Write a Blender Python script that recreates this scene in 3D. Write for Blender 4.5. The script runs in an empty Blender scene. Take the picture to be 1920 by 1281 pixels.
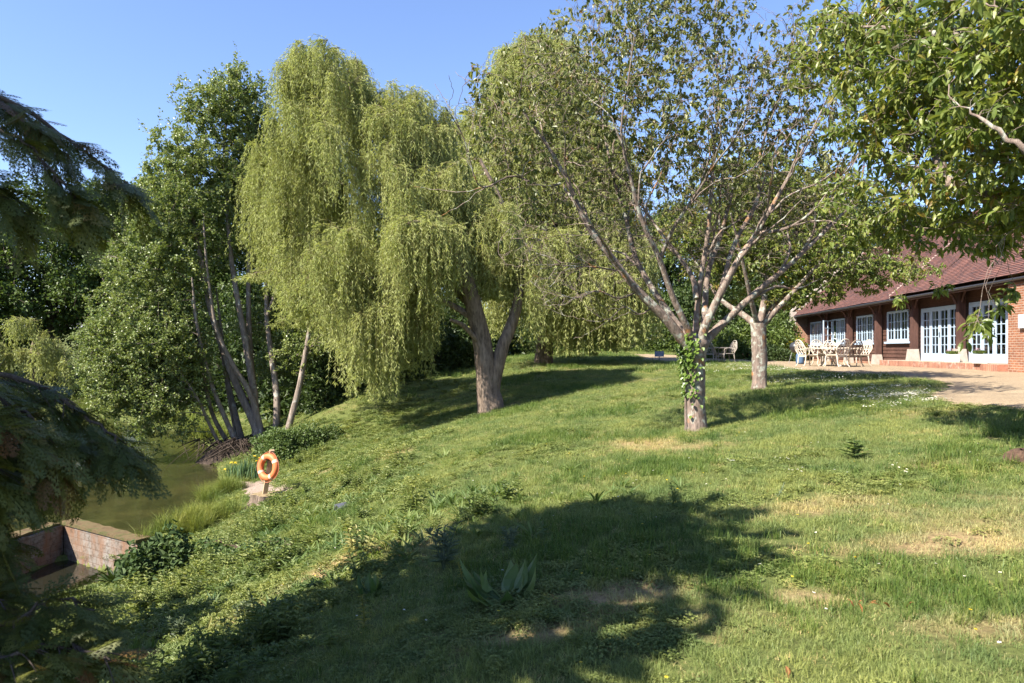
import bpy, math, random
import numpy as np
RNG = np.random.default_rng(11)
C = bpy.context.scene.collection
# ------------------------------------------------------------------ frame of the place
# camera stands at the origin, eye 1.6 m up, looking along +Y
F = 1333.0; CX = 960.0; HY = 656.0; EYE = 1.6
def P(px, py, Y):
    return np.array([(px - CX) / F * Y, Y, EYE - (py - HY) / F * Y])

SUN_EL = math.radians(45.0)
SUN_DIR = np.array([0.82, 0.57, 0.0]); SUN_DIR /= np.linalg.norm(SUN_DIR)   # where the light travels on the ground

# ------------------------------------------------------------------ ground height
GP = np.array([
 (0,0,0),(0,3.4,0.02),(0,7,-.05),(0,12,-.1),(0.2,17,-.12),(-.66,22,-.25),(3.1,12,.26),(6.27,18,.6),(8,13.5,.75),(7.5,10.4,.75),
 (10,12,.84),(14,12,.9),(10,20,.88),(16,22,.92),(10,30,.92),(16,36,.92),(20,48,.98),(4.3,8.9,.33),(3,4,.2),(6,5,.55),(12,4,.9),
 (20,0,1.0),(3,18,.3),(3,26,.62),(3,32,.9),(0,38,1.12),(4,48,1.4),(10,48,1.35),(8,40,1.08),(-4,35,.72),(-6.7,28,-.16),(-7.1,25,-1.1),
 (-8.8,24,-2.05),(-5.93,17,-1.83),(-3,7,-1.2),(-7.7,12,-2.75),(-5,10,-1.85),(-3,11.8,-1.0),(-3.3,17,-.85),(-4,7,-1.55),(-7,5,-2.3),
 (-1.5,3.5,-.5),(-3,3,-1.1),(-6,0,-1.8),(0,-10,.3),(-10,-10,-2),(10,-10,.9),(-11,30,-2.1),(-14,36,-2.2),(-30,46,-2.1),(-25,52,-1),
 (-40,60,0),(-60,100,1.8),(-90,150,4.6),(-120,220,7.5),(0,60,1.6),(0,120,2.4),(40,120,2.4),(60,40,1.2),(60,0,1.2),(-10,45,-.4),
 (-12,60,.6),(-60,30,-1.6),(-60,0,-1.5),(-30,5,-2.4),(-15,8,-2.8),(0,300,6),(-200,300,10),(200,300,5),(200,0,2),(-200,0,0),(0,-200,1),
 (-9,12.2,-3.1),(-8,11.6,-2.95),(-10.5,11.8,-3.1),(-7.2,13.2,-2.6),(-4.2,22,-1.15),(-3.4,26,-.35)], float)
def _phi(r2): return np.where(r2 > 1e-12, 0.5 * r2 * np.log(np.maximum(r2, 1e-12)), 0.0)
def _fit(pts):
    q = pts[:, :2] / 20.0; n = len(q)
    K = _phi(((q[:, None] - q[None]) ** 2).sum(-1)) + np.eye(n) * 0.002
    A = np.zeros((n + 3, n + 3)); A[:n, :n] = K; A[:n, n] = 1; A[:n, n+1:] = q; A[n, :n] = 1; A[n+1:, :n] = q.T
    return np.linalg.solve(A, np.r_[pts[:, 2], 0, 0, 0])
_W = _fit(GP)
POND = np.array([(-7.36,17.5),(-7.15,16.4),(-7.55,15.4),(-7.85,14.75),(-10.1,16.1),(-10.3,14.9),(-11,13.4),(-20,14),(-48,16),(-50,34),(-36,45),
                 (-27.5,45.2),(-23.5,41.5),(-16.6,35),(-13.2,30.5),(-11.2,27.4),(-10.2,24.6),(-8.95,21.8),(-7.9,19.2)], float)
CHAN = np.array([(-10.05,16.0),(-7.9,14.65),(-7.35,14.1),(-7.9,13.2),(-9.0,12.9),(-11.5,12.2),(-14,12.4),(-10.9,13.5),(-10.25,14.9)], float)
WATER = -2.4; LOWWATER = -3.1
def sdist(poly, x, y):
    """signed distance to a polygon, negative inside"""
    x = np.asarray(x, float); y = np.asarray(y, float); sh = x.shape; x = x.ravel(); y = y.ravel()
    d2 = np.full(x.shape, 1e18); ins = np.zeros(x.shape, bool); n = len(poly)
    for i in range(n):
        ax, ay = poly[i]; bx, by = poly[(i + 1) % n]; ex, ey = bx - ax, by - ay
        t = np.clip(((x - ax) * ex + (y - ay) * ey) / (ex * ex + ey * ey), 0, 1)
        d2 = np.minimum(d2, (x - ax - t * ex) ** 2 + (y - ay - t * ey) ** 2)
        c = ((ay > y) != (by > y)) & (x < ex * (y - ay) / (ey if ey else 1e-9) + ax)
        ins ^= c
    d = np.sqrt(d2); return np.where(ins, -d, d).reshape(sh)
def H(x, y):
    x = np.asarray(x, float); y = np.asarray(y, float); sh = x.shape; x = x.ravel(); y = y.ravel()
    out = np.empty(x.shape)
    q = GP[:, :2] / 20.0; n = len(q)
    for s in range(0, len(x), 20000):
        a = x[s:s+20000] / 20.0; b = y[s:s+20000] / 20.0
        r2 = (a[:, None] - q[None, :, 0]) ** 2 + (b[:, None] - q[None, :, 1]) ** 2
        out[s:s+20000] = _phi(r2) @ _W[:n] + _W[n] + a * _W[n+1] + b * _W[n+2]
    near = np.exp(-(((x) / 30) ** 2 + ((y - 15) / 30) ** 2))
    out += near * (0.025 * np.sin(x * 1.7 + 1.3 * np.sin(y * .9)) * np.sin(y * 1.35 + .6) + 0.012 * np.sin(x * 4.1 + y * 2.3) * np.sin(y * 3.7 - x))
    out = np.clip(out, -3.0, 14)
    dp = sdist(POND, x, y); dc = sdist(CHAN, x, y)
    bank = WATER + 0.04 + 0.35 * np.clip(dp, 0, .6)
    out = np.where((dp > 0) & (dp < .9) & (dc > .5) & (x > -60), np.maximum(out, bank), out)
    out = np.where(dp <= 0, np.minimum(out, WATER - np.clip(-dp * 0.7, 0.02, .8)), out)
    out = np.where(dc <= 0, np.minimum(out, LOWWATER - .05 - np.clip(-dc * .6, 0, .4)), out)
    out = np.where((dc > 0) & (dc < .5) & (dp > .3), np.minimum(out, LOWWATER + 0.08 + dc * 1.2), out)
    return out.reshape(sh)
def h1(x, y): return float(H(np.array([x]), np.array([y]))[0])
def G(px, py):
    """the ground point seen at a pixel"""
    Ys = np.geomspace(2.5, 120, 1500); X = (px - CX) / F * Ys; Z = EYE - (py - HY) / F * Ys
    d = Z - H(X, Ys); k = np.argmax(d < 0)
    if d[k] >= 0: k = len(Ys) - 1
    if k > 0:
        t = d[k-1] / (d[k-1] - d[k]); Y = Ys[k-1] + t * (Ys[k] - Ys[k-1])
    else: Y = Ys[0]
    return np.array([(px - CX) / F * Y, Y, h1((px - CX) / F * Y, Y)])

# ------------------------------------------------------------------ mesh helpers
def nrm(v): return v / np.maximum(np.linalg.norm(v, axis=-1, keepdims=True), 1e-9)
class MB:
    """collects quads and triangles with one random value and one material slot per face"""
    def __init__(s): s.V = []; s.Q = []; s.T = []; s.RQ = []; s.RT = []; s.MQ = []; s.MT = []; s.n = 0
    def add(s, V, Q=None, T=None, rq=None, rt=None, m=0):
        V = np.asarray(V, float).reshape(-1, 3)
        if Q is not None and len(Q):
            Q = np.asarray(Q, np.int64).reshape(-1, 4); s.Q.append(Q + s.n); s.RQ.append(np.full(len(Q), .5) if rq is None else rq); s.MQ.append(np.full(len(Q), m))
        if T is not None and len(T):
            T = np.asarray(T, np.int64).reshape(-1, 3); s.T.append(T + s.n); s.RT.append(np.full(len(T), .5) if rt is None else rt); s.MT.append(np.full(len(T), m))
        s.V.append(V); s.n += len(V); return s
    def box(s, x0, x1, y0, y1, z0, z1, m=0, taper=0):
        v = [(x0,y0,z0),(x1,y0,z0),(x1,y1,z0),(x0,y1,z0)]
        t = taper
        v += [(x0+t,y0+t,z1),(x1-t,y0+t,z1),(x1-t,y1-t,z1),(x0+t,y1-t,z1)]
        return s.add(v, [(3,2,1,0),(4,5,6,7),(0,1,5,4),(1,2,6,5),(2,3,7,6),(3,0,4,7)], m=m)
    def mesh(s, name, mats, off=None, smooth=False):
        V = np.concatenate(s.V) if s.V else np.zeros((0, 3))
        if off is not None: V = V - np.asarray(off)[None]
        Q = np.concatenate(s.Q) if s.Q else np.zeros((0, 4), int); T = np.concatenate(s.T) if s.T else np.zeros((0, 3), int)
        R = np.concatenate(s.RQ + s.RT) if (s.RQ or s.RT) else np.zeros(0); M = np.concatenate(s.MQ + s.MT) if (s.MQ or s.MT) else np.zeros(0)
        me = bpy.data.meshes.new(name); me.vertices.add(len(V)); me.vertices.foreach_set('co', V.ravel().astype(np.float32))
        me.loops.add(Q.size + T.size); me.loops.foreach_set('vertex_index', np.r_[Q.ravel(), T.ravel()].astype(np.int32))
        me.polygons.add(len(Q) + len(T))
        ls = np.r_[np.arange(len(Q)) * 4, len(Q) * 4 + np.arange(len(T)) * 3].astype(np.int32)
        me.polygons.foreach_set('loop_start', ls)
        me.polygons.foreach_set('use_smooth', np.full(len(Q) + len(T), bool(smooth)))
        mats = mats if isinstance(mats, (list, tuple)) else [mats]
        for m in mats: me.materials.append(m)
        if len(mats) > 1: me.polygons.foreach_set('material_index', M.astype(np.int32))
        me.update(calc_edges=True)
        a = me.attributes.new('rnd', 'FLOAT', 'FACE'); a.data.foreach_set('value', R.astype(np.float32))
        return me
    def build(s, name, mats, parent=None, smooth=False, local=False, loc=None):
        off = None
        if parent is not None and not local: off = parent.location
        if loc is not None: off = loc
        o = bpy.data.objects.new(name, s.mesh(name, mats, off, smooth)); C.objects.link(o)
        if parent is not None: o.parent = parent
        if loc is not None: o.location = loc
        return o
def tag(o, label=None, cat=None, group=None, kind=None):
    if label: o['label'] = label
    if cat: o['category'] = cat
    if group: o['group'] = group
    if kind: o['kind'] = kind
    return o
def empty(name, loc, label, cat, group=None, rz=0.0):
    o = bpy.data.objects.new(name, None); C.objects.link(o); o.location = [float(v) for v in loc]; o.rotation_euler = (0, 0, rz)
    o.empty_display_size = .2
    return tag(o, label, cat, group)
def spl(pts, n):
    """Catmull-Rom through points (any columns), n samples"""
    p = np.asarray(pts, float); k = len(p)
    if k == 2: return p[0] + (p[1] - p[0]) * np.linspace(0, 1, n)[:, None]
    e = np.vstack([2 * p[0] - p[1], p, 2 * p[-1] - p[-2]])
    u = np.linspace(0, k - 1 - 1e-9, n); i = u.astype(int); t = (u - i)[:, None]
    a, b, c, d = e[i], e[i+1], e[i+2], e[i+3]
    return .5 * ((2*b) + (-a + c) * t + (2*a - 5*b + 4*c - d) * t**2 + (-a + 3*b - 3*c + d) * t**3)
def tubes(mb, paths, rad, sides=5, rnd=None, lump=0.0, m=0):
    """paths (B,P,3), rad (B,P): B tubes in one go"""
    paths = np.asarray(paths, float); rad = np.asarray(rad, float)
    if paths.ndim == 2: paths = paths[None]; rad = rad[None]
    B, n, _ = paths.shape
    T = nrm(np.gradient(paths, axis=1)); mt = nrm(T.mean(1))
    ref = np.where(np.abs(mt[:, 2:3]) < .8, np.array([[0, 0, 1.]]), np.array([[1., 0, 0]]))[:, None, :]
    N = nrm(np.cross(T, np.broadcast_to(ref, T.shape))); Bn = np.cross(T, N)
    a = np.arange(sides) * 2 * math.pi / sides
    r = rad[:, :, None]
    if lump:
        s = np.arange(n)[None, :, None] * .9; ph = RNG.random((B, 1, 1)) * 6
        r = r * (1 + lump * np.sin(3 * a[None, None] + s * .35 + ph) * np.sin(s * .7 + ph * 2) + lump * .7 * np.sin(5 * a[None, None] - s * .2 + ph) + lump * .5 * RNG.standard_normal((B, n, sides)))
    V = paths[:, :, None] + (r * np.cos(a))[..., None] * N[:, :, None] + (r * np.sin(a))[..., None] * Bn[:, :, None]
    b = np.arange(B)[:, None, None] * n * sides; i = np.arange(n - 1)[None, :, None] * sides; j = np.arange(sides)[None, None]; j2 = (j + 1) % sides
    Q = np.stack([b + i + j, b + i + sides + j, b + i + sides + j2, b + i + j2], -1).reshape(-1, 4)
    if rnd is None: rnd = RNG.random(B)
    mb.add(V, Q, rq=np.repeat(np.asarray(rnd), (n - 1) * sides), m=m)
    # cap the thick ends
    if B <= 40:
        for k in range(B):
            for e, fl in ((0, 1), (n - 1, 0)):
                ring = V[k, e]; c = ring.mean(0)[None]; tri = [(0, 1 + q, 1 + (q + 1) % sides) if fl == 0 else (0, 1 + (q + 1) % sides, 1 + q) for q in range(sides)]
                mb.add(np.vstack([c, ring]), T=tri, m=m)
def leaves(mb, p, d, n, L, W, kind='q', rnd=None, bend=.15, m=0):
    N = len(p); d = nrm(d); w = nrm(np.cross(d, n)); n2 = np.cross(w, d)
    L = np.broadcast_to(np.asarray(L, float), (N,))[:, None]; W = np.broadcast_to(np.asarray(W, float), (N,))[:, None] * .5
    rnd = RNG.random(N) if rnd is None else np.asarray(rnd)
    i = np.arange(N)[:, None]
    if kind == 'q':
        V = np.stack([p, p + d*L*.45 + w*W + n2*W*.35, p + d*L - n2*L*bend, p + d*L*.45 - w*W + n2*W*.35], 1)
        mb.add(V, i * 4 + np.arange(4)[None], rq=rnd, m=m)
    elif kind == 'h':
        f = n2 * W * .4
        V = np.stack([p, p + d*L*.3 + w*W + f, p + d*L*.72 + w*W*.7 + f - n2*L*bend*.5, p + d*L - n2*L*bend, p + d*L*.72 - w*W*.7 + f - n2*L*bend*.5, p + d*L*.3 - w*W + f], 1)
        mb.add(V, np.concatenate([i * 6 + np.array([[0, 1, 2, 3]]), i * 6 + np.array([[0, 3, 4, 5]])]), rq=np.r_[rnd, rnd], m=m)
    else:   # 'n': curved leaf with a midrib, for what stands near
        f = n2 * W * .45
        def at(t, s): return p + d*L*t + w*W*s + (f * abs(s)) - n2 * L * bend * t * t * 1.3
        V = np.stack([at(0,0), at(.22,.75), at(.5,1.), at(.78,.62), at(1,0), at(.78,-.62), at(.5,-1.), at(.22,-.75), at(.26,0), at(.53,0), at(.8,0)], 1)
        q = [(1,2,9,8),(2,3,10,9),(8,9,6,7),(9,10,5,6)]; t = [(0,1,8),(0,8,7),(3,4,10),(10,4,5)]
        Q = np.concatenate([i * 11 + np.array([a]) for a in q]); T = np.concatenate([i * 11 + np.array([a]) for a in t])
        mb.add(V, Q, T, np.tile(rnd, 4), np.tile(rnd, 4), m=m)
def rand_unit(n):
    return nrm(RNG.standard_normal((n, 3)))

# ------------------------------------------------------------------ materials
def newmat(name):
    m = bpy.data.materials.new(name); m.use_nodes = True; nt = m.node_tree; nt.nodes.clear()
    out = nt.nodes.new('ShaderNodeOutputMaterial'); return m, nt, out
def N_(nt, t, **kw):
    n = nt.nodes.new(t)
    for k, v in kw.items(): setattr(n, k, v)
    return n
def ramp(nt, fac, stops, interp='LINEAR'):
    r = N_(nt, 'ShaderNodeValToRGB'); r.color_ramp.interpolation = interp; e = r.color_ramp.elements
    while len(e) < len(stops): e.new(.5)
    for k, (p, c) in enumerate(stops): e[k].position = p; e[k].color = (*c, 1) if len(c) == 3 else c
    nt.links.new(fac, r.inputs[0]); return r.outputs[0]
def noise_(nt, vec, scale, detail=3, rough=.55, dist=0):
    n = N_(nt, 'ShaderNodeTexNoise'); n.inputs['Scale'].default_value = scale; n.inputs['Detail'].default_value = detail
    n.inputs['Roughness'].default_value = rough; n.inputs['Distortion'].default_value = dist
    if vec is not None: nt.links.new(vec, n.inputs['Vector'])
    return n.outputs['Fac']
def mixc(nt, fac, a, b, mode='MIX'):
    m = N_(nt, 'ShaderNodeMix', data_type='RGBA', blend_type=mode)
    for s, v in ((m.inputs['Factor'], fac), (m.inputs['A'], a), (m.inputs['B'], b)):
        if isinstance(v, (tuple, list)): s.default_value = (*v, 1)
        elif isinstance(v, (int, float)): s.default_value = v
        else: nt.links.new(v, s)
    return m.outputs['Result']
def math_(nt, op, a, b=0.0):
    m = N_(nt, 'ShaderNodeMath', operation=op)
    for s, v in ((m.inputs[0], a), (m.inputs[1], b)):
        if isinstance(v, (int, float)): s.default_value = v
        else: nt.links.new(v, s)
    return m.outputs[0]
def geo_pos(nt): return N_(nt, 'ShaderNodeNewGeometry').outputs['Position']
def obj_co(nt): return N_(nt, 'ShaderNodeTexCoord').outputs['Object']
def mapping(nt, vec, scale=(1,1,1), rot=(0,0,0), loc=(0,0,0)):
    m = N_(nt, 'ShaderNodeMapping'); m.inputs['Scale'].default_value = scale; m.inputs['Rotation'].default_value = rot; m.inputs['Location'].default_value = loc
    nt.links.new(vec, m.inputs['Vector']); return m.outputs[0]
def bump_(nt, h, strength=.4, dist=.02):
    b = N_(nt, 'ShaderNodeBump'); b.inputs['Strength'].default_value = strength; b.inputs['Distance'].default_value = dist
    nt.links.new(h, b.inputs['Height']); return b.outputs[0]
def princ(nt, out, col, rough=.7, spec=.3, normal=None, metal=0):
    p = N_(nt, 'ShaderNodeBsdfPrincipled')
    if isinstance(col, (tuple, list)): p.inputs['Base Color'].default_value = (*col, 1)
    else: nt.links.new(col, p.inputs['Base Color'])
    if isinstance(rough, (int, float)): p.inputs['Roughness'].default_value = rough
    else: nt.links.new(rough, p.inputs['Roughness'])
    p.inputs['Specular IOR Level'].default_value = spec; p.inputs['Metallic'].default_value = metal
    if normal is not None: nt.links.new(normal, p.inputs['Normal'])
    if out is not None: nt.links.new(p.outputs[0], out.inputs['Surface'])
    return p.outputs[0]
def rnd_attr(nt):
    a = N_(nt, 'ShaderNodeAttribute'); a.attribute_name = 'rnd'; return a.outputs['Fac']
def leaf_mat(name, stops, trans=.35, rough=.5, spec=.3, tcol=(1.25, 1.25, .7), big=.25):
    m, nt, out = newmat(name)
    r = rnd_attr(nt)
    big_n = noise_(nt, geo_pos(nt), 0.9, 2)
    f = math_(nt, 'ADD', math_(nt, 'MULTIPLY', r, 1 - big), math_(nt, 'MULTIPLY', math_(nt, 'MULTIPLY_ADD', big_n, 2.0), big))
    f2 = math_(nt, 'SUBTRACT', f, big * .5)
    col = ramp(nt, f2, stops)
    s = princ(nt, None, col, rough, spec)
    t = N_(nt, 'ShaderNodeBsdfTranslucent'); nt.links.new(mixc(nt, 1.0, col, tcol, 'MULTIPLY'), t.inputs['Color'])
    mx = N_(nt, 'ShaderNodeMixShader'); mx.inputs[0].default_value = trans
    nt.links.new(s, mx.inputs[1]); nt.links.new(t.outputs[0], mx.inputs[2]); nt.links.new(mx.outputs[0], out.inputs['Surface'])
    return m
def bark_mat(name, dark, light, lichen=None, lich_amt=.5, rust=None, sc=8.0):
    m, nt, out = newmat(name); g = geo_pos(nt)
    v = mapping(nt, g, (1, 1, .25)); n1 = noise_(nt, v, sc * 2.2, 6, .65); col = ramp(nt, n1, [(.3, dark), (.7, light)])
    if lichen:
        n2 = noise_(nt, g, sc * .8, 5, .6, .4); k = ramp(nt, n2, [(1 - lich_amt - .06, (0, 0, 0)), (1 - lich_amt + .06, (1, 1, 1))]); col = mixc(nt, k, col, lichen)
    if rust:
        n3 = noise_(nt, mapping(nt, g, (1, 1, 1), loc=(5, 3, 1)), sc * .35, 4, .6); k = ramp(nt, n3, [(.6, (0, 0, 0)), (.68, (1, 1, 1))]); col = mixc(nt, k, col, rust)
    princ(nt, out, col, .9, .15, bump_(nt, n1, .9, .03)); return m
def flat_mat(name, c, rough=.6, spec=.3, var=.12, sc=6, metal=0, bump=.15):
    m, nt, out = newmat(name); n = noise_(nt, geo_pos(nt), sc, 5, .6)
    col = ramp(nt, n, [(.25, tuple(x * (1 - var * 1.6) for x in c)), (.75, tuple(min(1, x * (1 + var)) for x in c))])
    princ(nt, out, col, rough, spec, bump_(nt, n, bump, .01), metal); return m
# ------------------------------------------------------------------ lawn colours shared by soil and blades (world-space)
def lawn_dry(nt):
    g = geo_pos(nt)
    a = noise_(nt, mapping(nt, g, (.55, .75, .3), loc=(3.1, 1.2, 0)), 1.0, 5, .62, .3)
    sep = N_(nt, 'ShaderNodeSeparateXYZ'); nt.links.new(g, sep.inputs[0])
    bias = math_(nt, 'MULTIPLY', math_(nt, 'MINIMUM', math_(nt, 'MAXIMUM', sep.outputs[0], -4), 5), .008)
    f = math_(nt, 'ADD', a, bias)
    # two worn strips beside the young tree and on the near lawn
    for (cx, cy, rx, ry, amt) in DRY_SPOTS:
        dx = math_(nt, 'DIVIDE', math_(nt, 'SUBTRACT', sep.outputs[0], cx), rx); dy = math_(nt, 'DIVIDE', math_(nt, 'SUBTRACT', sep.outputs[1], cy), ry)
        d = math_(nt, 'SQRT', math_(nt, 'ADD', math_(nt, 'MULTIPLY', dx, dx), math_(nt, 'MULTIPLY', dy, dy)))
        w = math_(nt, 'MULTIPLY', math_(nt, 'MAXIMUM', math_(nt, 'SUBTRACT', 1.0, d), 0.0), amt)
        f = math_(nt, 'ADD', f, w)
    return ramp(nt, f, [(.56, (0, 0, 0)), (.84, (1, 1, 1))])
def _sp(px, py, rx, ry, amt):
    g = G(px, py); return (g[0], g[1], rx, ry, amt)
DRY_SPOTS = [_sp(1210, 832, 1.7, .9, .24), _sp(1290, 842, 1.5, .7, .2), _sp(1700, 1030, 1.1, .5, .28), _sp(1860, 1010, 1., .6, .25), _sp(1520, 1120, .5, .22, .35),
             _sp(1180, 1110, .6, .35, .35), _sp(980, 1195, .6, .2, .32), _sp(1500, 945, 1.0, .5, .18), _sp(1860, 1180, .8, .35, .3), _sp(800, 1010, .8, .7, .24), _sp(640, 1060, .8, .5, .36),
             _sp(730, 855, .9, .8, .3), _sp(940, 765, 1.0, .9, .4), _sp(560, 1100, .9, .6, .40), _sp(430, 1170, .8, .4, .42), _sp(290, 1180, .6, .4, .3), _sp(620, 880, .6, .5, .26)]
def lawn_soil_mat():
    m, nt, out = newmat('lawn_soil'); g = geo_pos(nt)
    n = noise_(nt, g, 18, 6, .7); n2 = noise_(nt, g, 2.2, 4, .6)
    green = ramp(nt, n, [(.3, (.05, .065, .02)), (.7, (.13, .15, .045))])
    dry = ramp(nt, n, [(.28, (.13, .085, .045)), (.72, (.36, .27, .14))])
    col = mixc(nt, lawn_dry(nt), green, dry)
    col = mixc(nt, ramp(nt, n2, [(.55, (0, 0, 0)), (.75, (.6, .6, .6))]), col, (.085, .09, .03))
    princ(nt, out, col, .95, .1, bump_(nt, n, .8, .04)); return m
def blade_mat(name, a, b, dryc, trans=.3, dryamt=.9):
    m, nt, out = newmat(name); r = rnd_attr(nt)
    col = ramp(nt, r, [(.1, a), (.9, b)])
    k = math_(nt, 'MULTIPLY', lawn_dry(nt), dryamt)
    k2 = ramp(nt, math_(nt, 'ADD', k, math_(nt, 'MULTIPLY', r, .28)), [(.3, (0, 0, 0)), (.75, (1, 1, 1))])
    col = mixc(nt, k2, col, dryc)
    tone = noise_(nt, geo_pos(nt), 1.1, 3); col = mixc(nt, 1.0, col, ramp(nt, tone, [(.3, (.66, .76, .74)), (.7, (1.24, 1.13, 1.0))]), 'MULTIPLY'); tone2 = noise_(nt, mapping(nt, geo_pos(nt), (1, 1, 1), loc=(7, 2, 0)), 4.5, 3); col = mixc(nt, 1.0, col, ramp(nt, tone2, [(.32, (.74, .82, .8)), (.68, (1.2, 1.12, 1.02))]), 'MULTIPLY')
    s = princ(nt, None, col, .5, .25); t = N_(nt, 'ShaderNodeBsdfTranslucent'); nt.links.new(mixc(nt, 1.0, col, (1.2, 1.25, .7), 'MULTIPLY'), t.inputs['Color'])
    mx = N_(nt, 'ShaderNodeMixShader'); mx.inputs[0].default_value = trans
    nt.links.new(s, mx.inputs[1]); nt.links.new(t.outputs[0], mx.inputs[2]); nt.links.new(mx.outputs[0], out.inputs['Surface']); return m

def grid_mesh(xs, ys, zf):
    X, Y = np.meshgrid(xs, ys); Z = zf(X, Y); nx, ny = len(xs), len(ys)
    V = np.stack([X, Y, Z], -1).reshape(-1, 3); i = np.arange(ny - 1)[:, None] * nx; j = np.arange(nx - 1)[None]
    Q = np.stack([i + j, i + j + 1, i + nx + j + 1, i + nx + j], -1).reshape(-1, 4); return V, Q
u = np.linspace(-1, 1, 441)
V, Q = grid_mesh(-2 + 28 * u + 420 * u ** 7, 15 + 26 * u + 420 * u ** 7, H)
mb = MB(); mb.add(V, Q); ground = mb.build('ground', lawn_soil_mat(), smooth=True); tag(ground, 'sloping grassy ground falling from the gravel terrace to the pond', None, kind='structure')

def sheet(name, poly, step, mat, lift, label, jag=.0):
    x0, y0 = poly.min(0); x1, y1 = poly.max(0); xs = np.arange(x0, x1 + step, step); ys = np.arange(y0, y1 + step, step)
    V, Q = grid_mesh(xs, ys, lambda x, y: H(x, y) + lift)
    c = V[Q].mean(1); k = sdist(poly, c[:, 0] + jag * np.sin(c[:, 1] * 5 + c[:, 0]), c[:, 1] + jag * np.sin(c[:, 0] * 6.3)) < 0
    Q = Q[k]; used = np.unique(Q); mp = np.full(len(V), -1); mp[used] = np.arange(len(used))
    b = MB(); b.add(V[used], mp[Q]); o = b.build(name, mat, smooth=True); tag(o, label, None, kind='structure'); return o
def gravel_mat(name, c1, c2, c3, sc=60):
    m, nt, out = newmat(name); g = geo_pos(nt)
    v = N_(nt, 'ShaderNodeTexVoronoi'); v.inputs['Scale'].default_value = sc; nt.links.new(g, v.inputs['Vector'])
    col = ramp(nt, N_(nt, 'ShaderNodeSeparateColor').outputs[0], [(0, c1), (1, c2)])
    sep = nt.nodes[-2]; nt.links.new(v.outputs['Color'], sep.inputs[0])
    big = noise_(nt, g, 1.3, 5, .65); col = mixc(nt, ramp(nt, big, [(.42, (0, 0, 0)), (.75, (.7, .7, .7))]), col, c3)
    princ(nt, out, col, .95, .15, bump_(nt, v.outputs['Distance'], .8, .02)); return m
gpx = [(1990, 790), (1860, 762), (1770, 756), (1738, 746), (1752, 734), (1776, 722), (1740, 713), (1650, 705), (1560, 699), (1500, 694), (1440, 689)]
GRAVEL = np.array([G(*p)[:2] for p in gpx] + [(13.8, 44.0), (18.6, 46.5), (20.5, 48), (18.0, 24), (17, 7), (10.5, 6.5)])
TERR = sheet('gravel_terrace', GRAVEL, .2, gravel_mat('pale_gravel', (.22, .165, .105), (.39, .305, .20), (.21, .16, .105)), .012, 'pale golden gravel terrace in front of the timber building', .08)
DRIVE = np.array([(6.6, 36.0), (9.4, 35.4), (12.5, 36), (14, 41), (12, 46), (8.0, 46.0), (7.5, 41)])
DRV = sheet('gravel_drive', DRIVE, .25, TERR.data.materials[0], .012, 'patch of pale gravel drive beside the small blue sign', .1)
BANKG = np.array([G(*p)[:2] for p in [(438, 905), (500, 900), (545, 918), (540, 934), (470, 938), (452, 925)]])
BG = sheet('gravel_bank', BANKG, .08, gravel_mat('shingle', (.14, .105, .085), (.33, .26, .21), (.20, .15, .115), 38), .02, 'patch of pinkish shingle on the bank around the lifebuoy post', .04)
# water
m, nt, out = newmat('pond_water'); g = geo_pos(nt)
nz = noise_(nt, mapping(nt, g, (1, 1.6, 1)), 5.0, 3, .5); nz2 = noise_(nt, g, .8, 5, .65, .8)
col = ramp(nt, nz2, [(.3, (.016, .018, .007)), (.5, (.030, .031, .011)), (.7, (.050, .047, .016))])
princ(nt, out, col, .05, .5, bump_(nt, nz, .28, .02)); WATERM = m
m, nt, out = newmat('channel_water'); princ(nt, out, (.014, .014, .009), .03, .6, bump_(nt, noise_(nt, geo_pos(nt), 4, 2), .05, .02)); CHANM = m
def ngon(name, pts, z, mat, label):
    me = bpy.data.meshes.new(name); me.from_pydata([(x, y, z) for x, y in pts], [], [tuple(range(len(pts)))]); me.materials.append(mat); me.update()
    if me.polygons[0].normal.z < 0: me.flip_normals()
    o = bpy.data.objects.new(name, me); C.objects.link(o); tag(o, label, None, kind='structure'); return o
PW = np.array([(-6.9,17.6),(-6.7,16.3),(-7.2,15.3),(-7.75,14.72),(-10.13,16.15),(-10.34,14.9),(-10.9,13.0),(-20,12.5),(-52,14),(-54,36),(-36,47.5),(-26.5,47.5),(-21.5,43),(-14.5,36.5),(-11.5,31),(-10,27.8),(-9.2,24.8),(-8.3,21.8),(-7.3,19.3)])
ngon('pond_water', PW, WATER, WATERM, 'murky olive green pond water reflecting trees and sky')
ngon('channel_water', [(-10.2,16.1),(-7.7,14.6),(-7,14.1),(-7.4,12.6),(-9,12.2),(-12,11.5),(-14.5,12.2),(-11,13.5)], LOWWATER, CHANM, 'dark shallow water below the old brick retaining wall')
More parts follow.
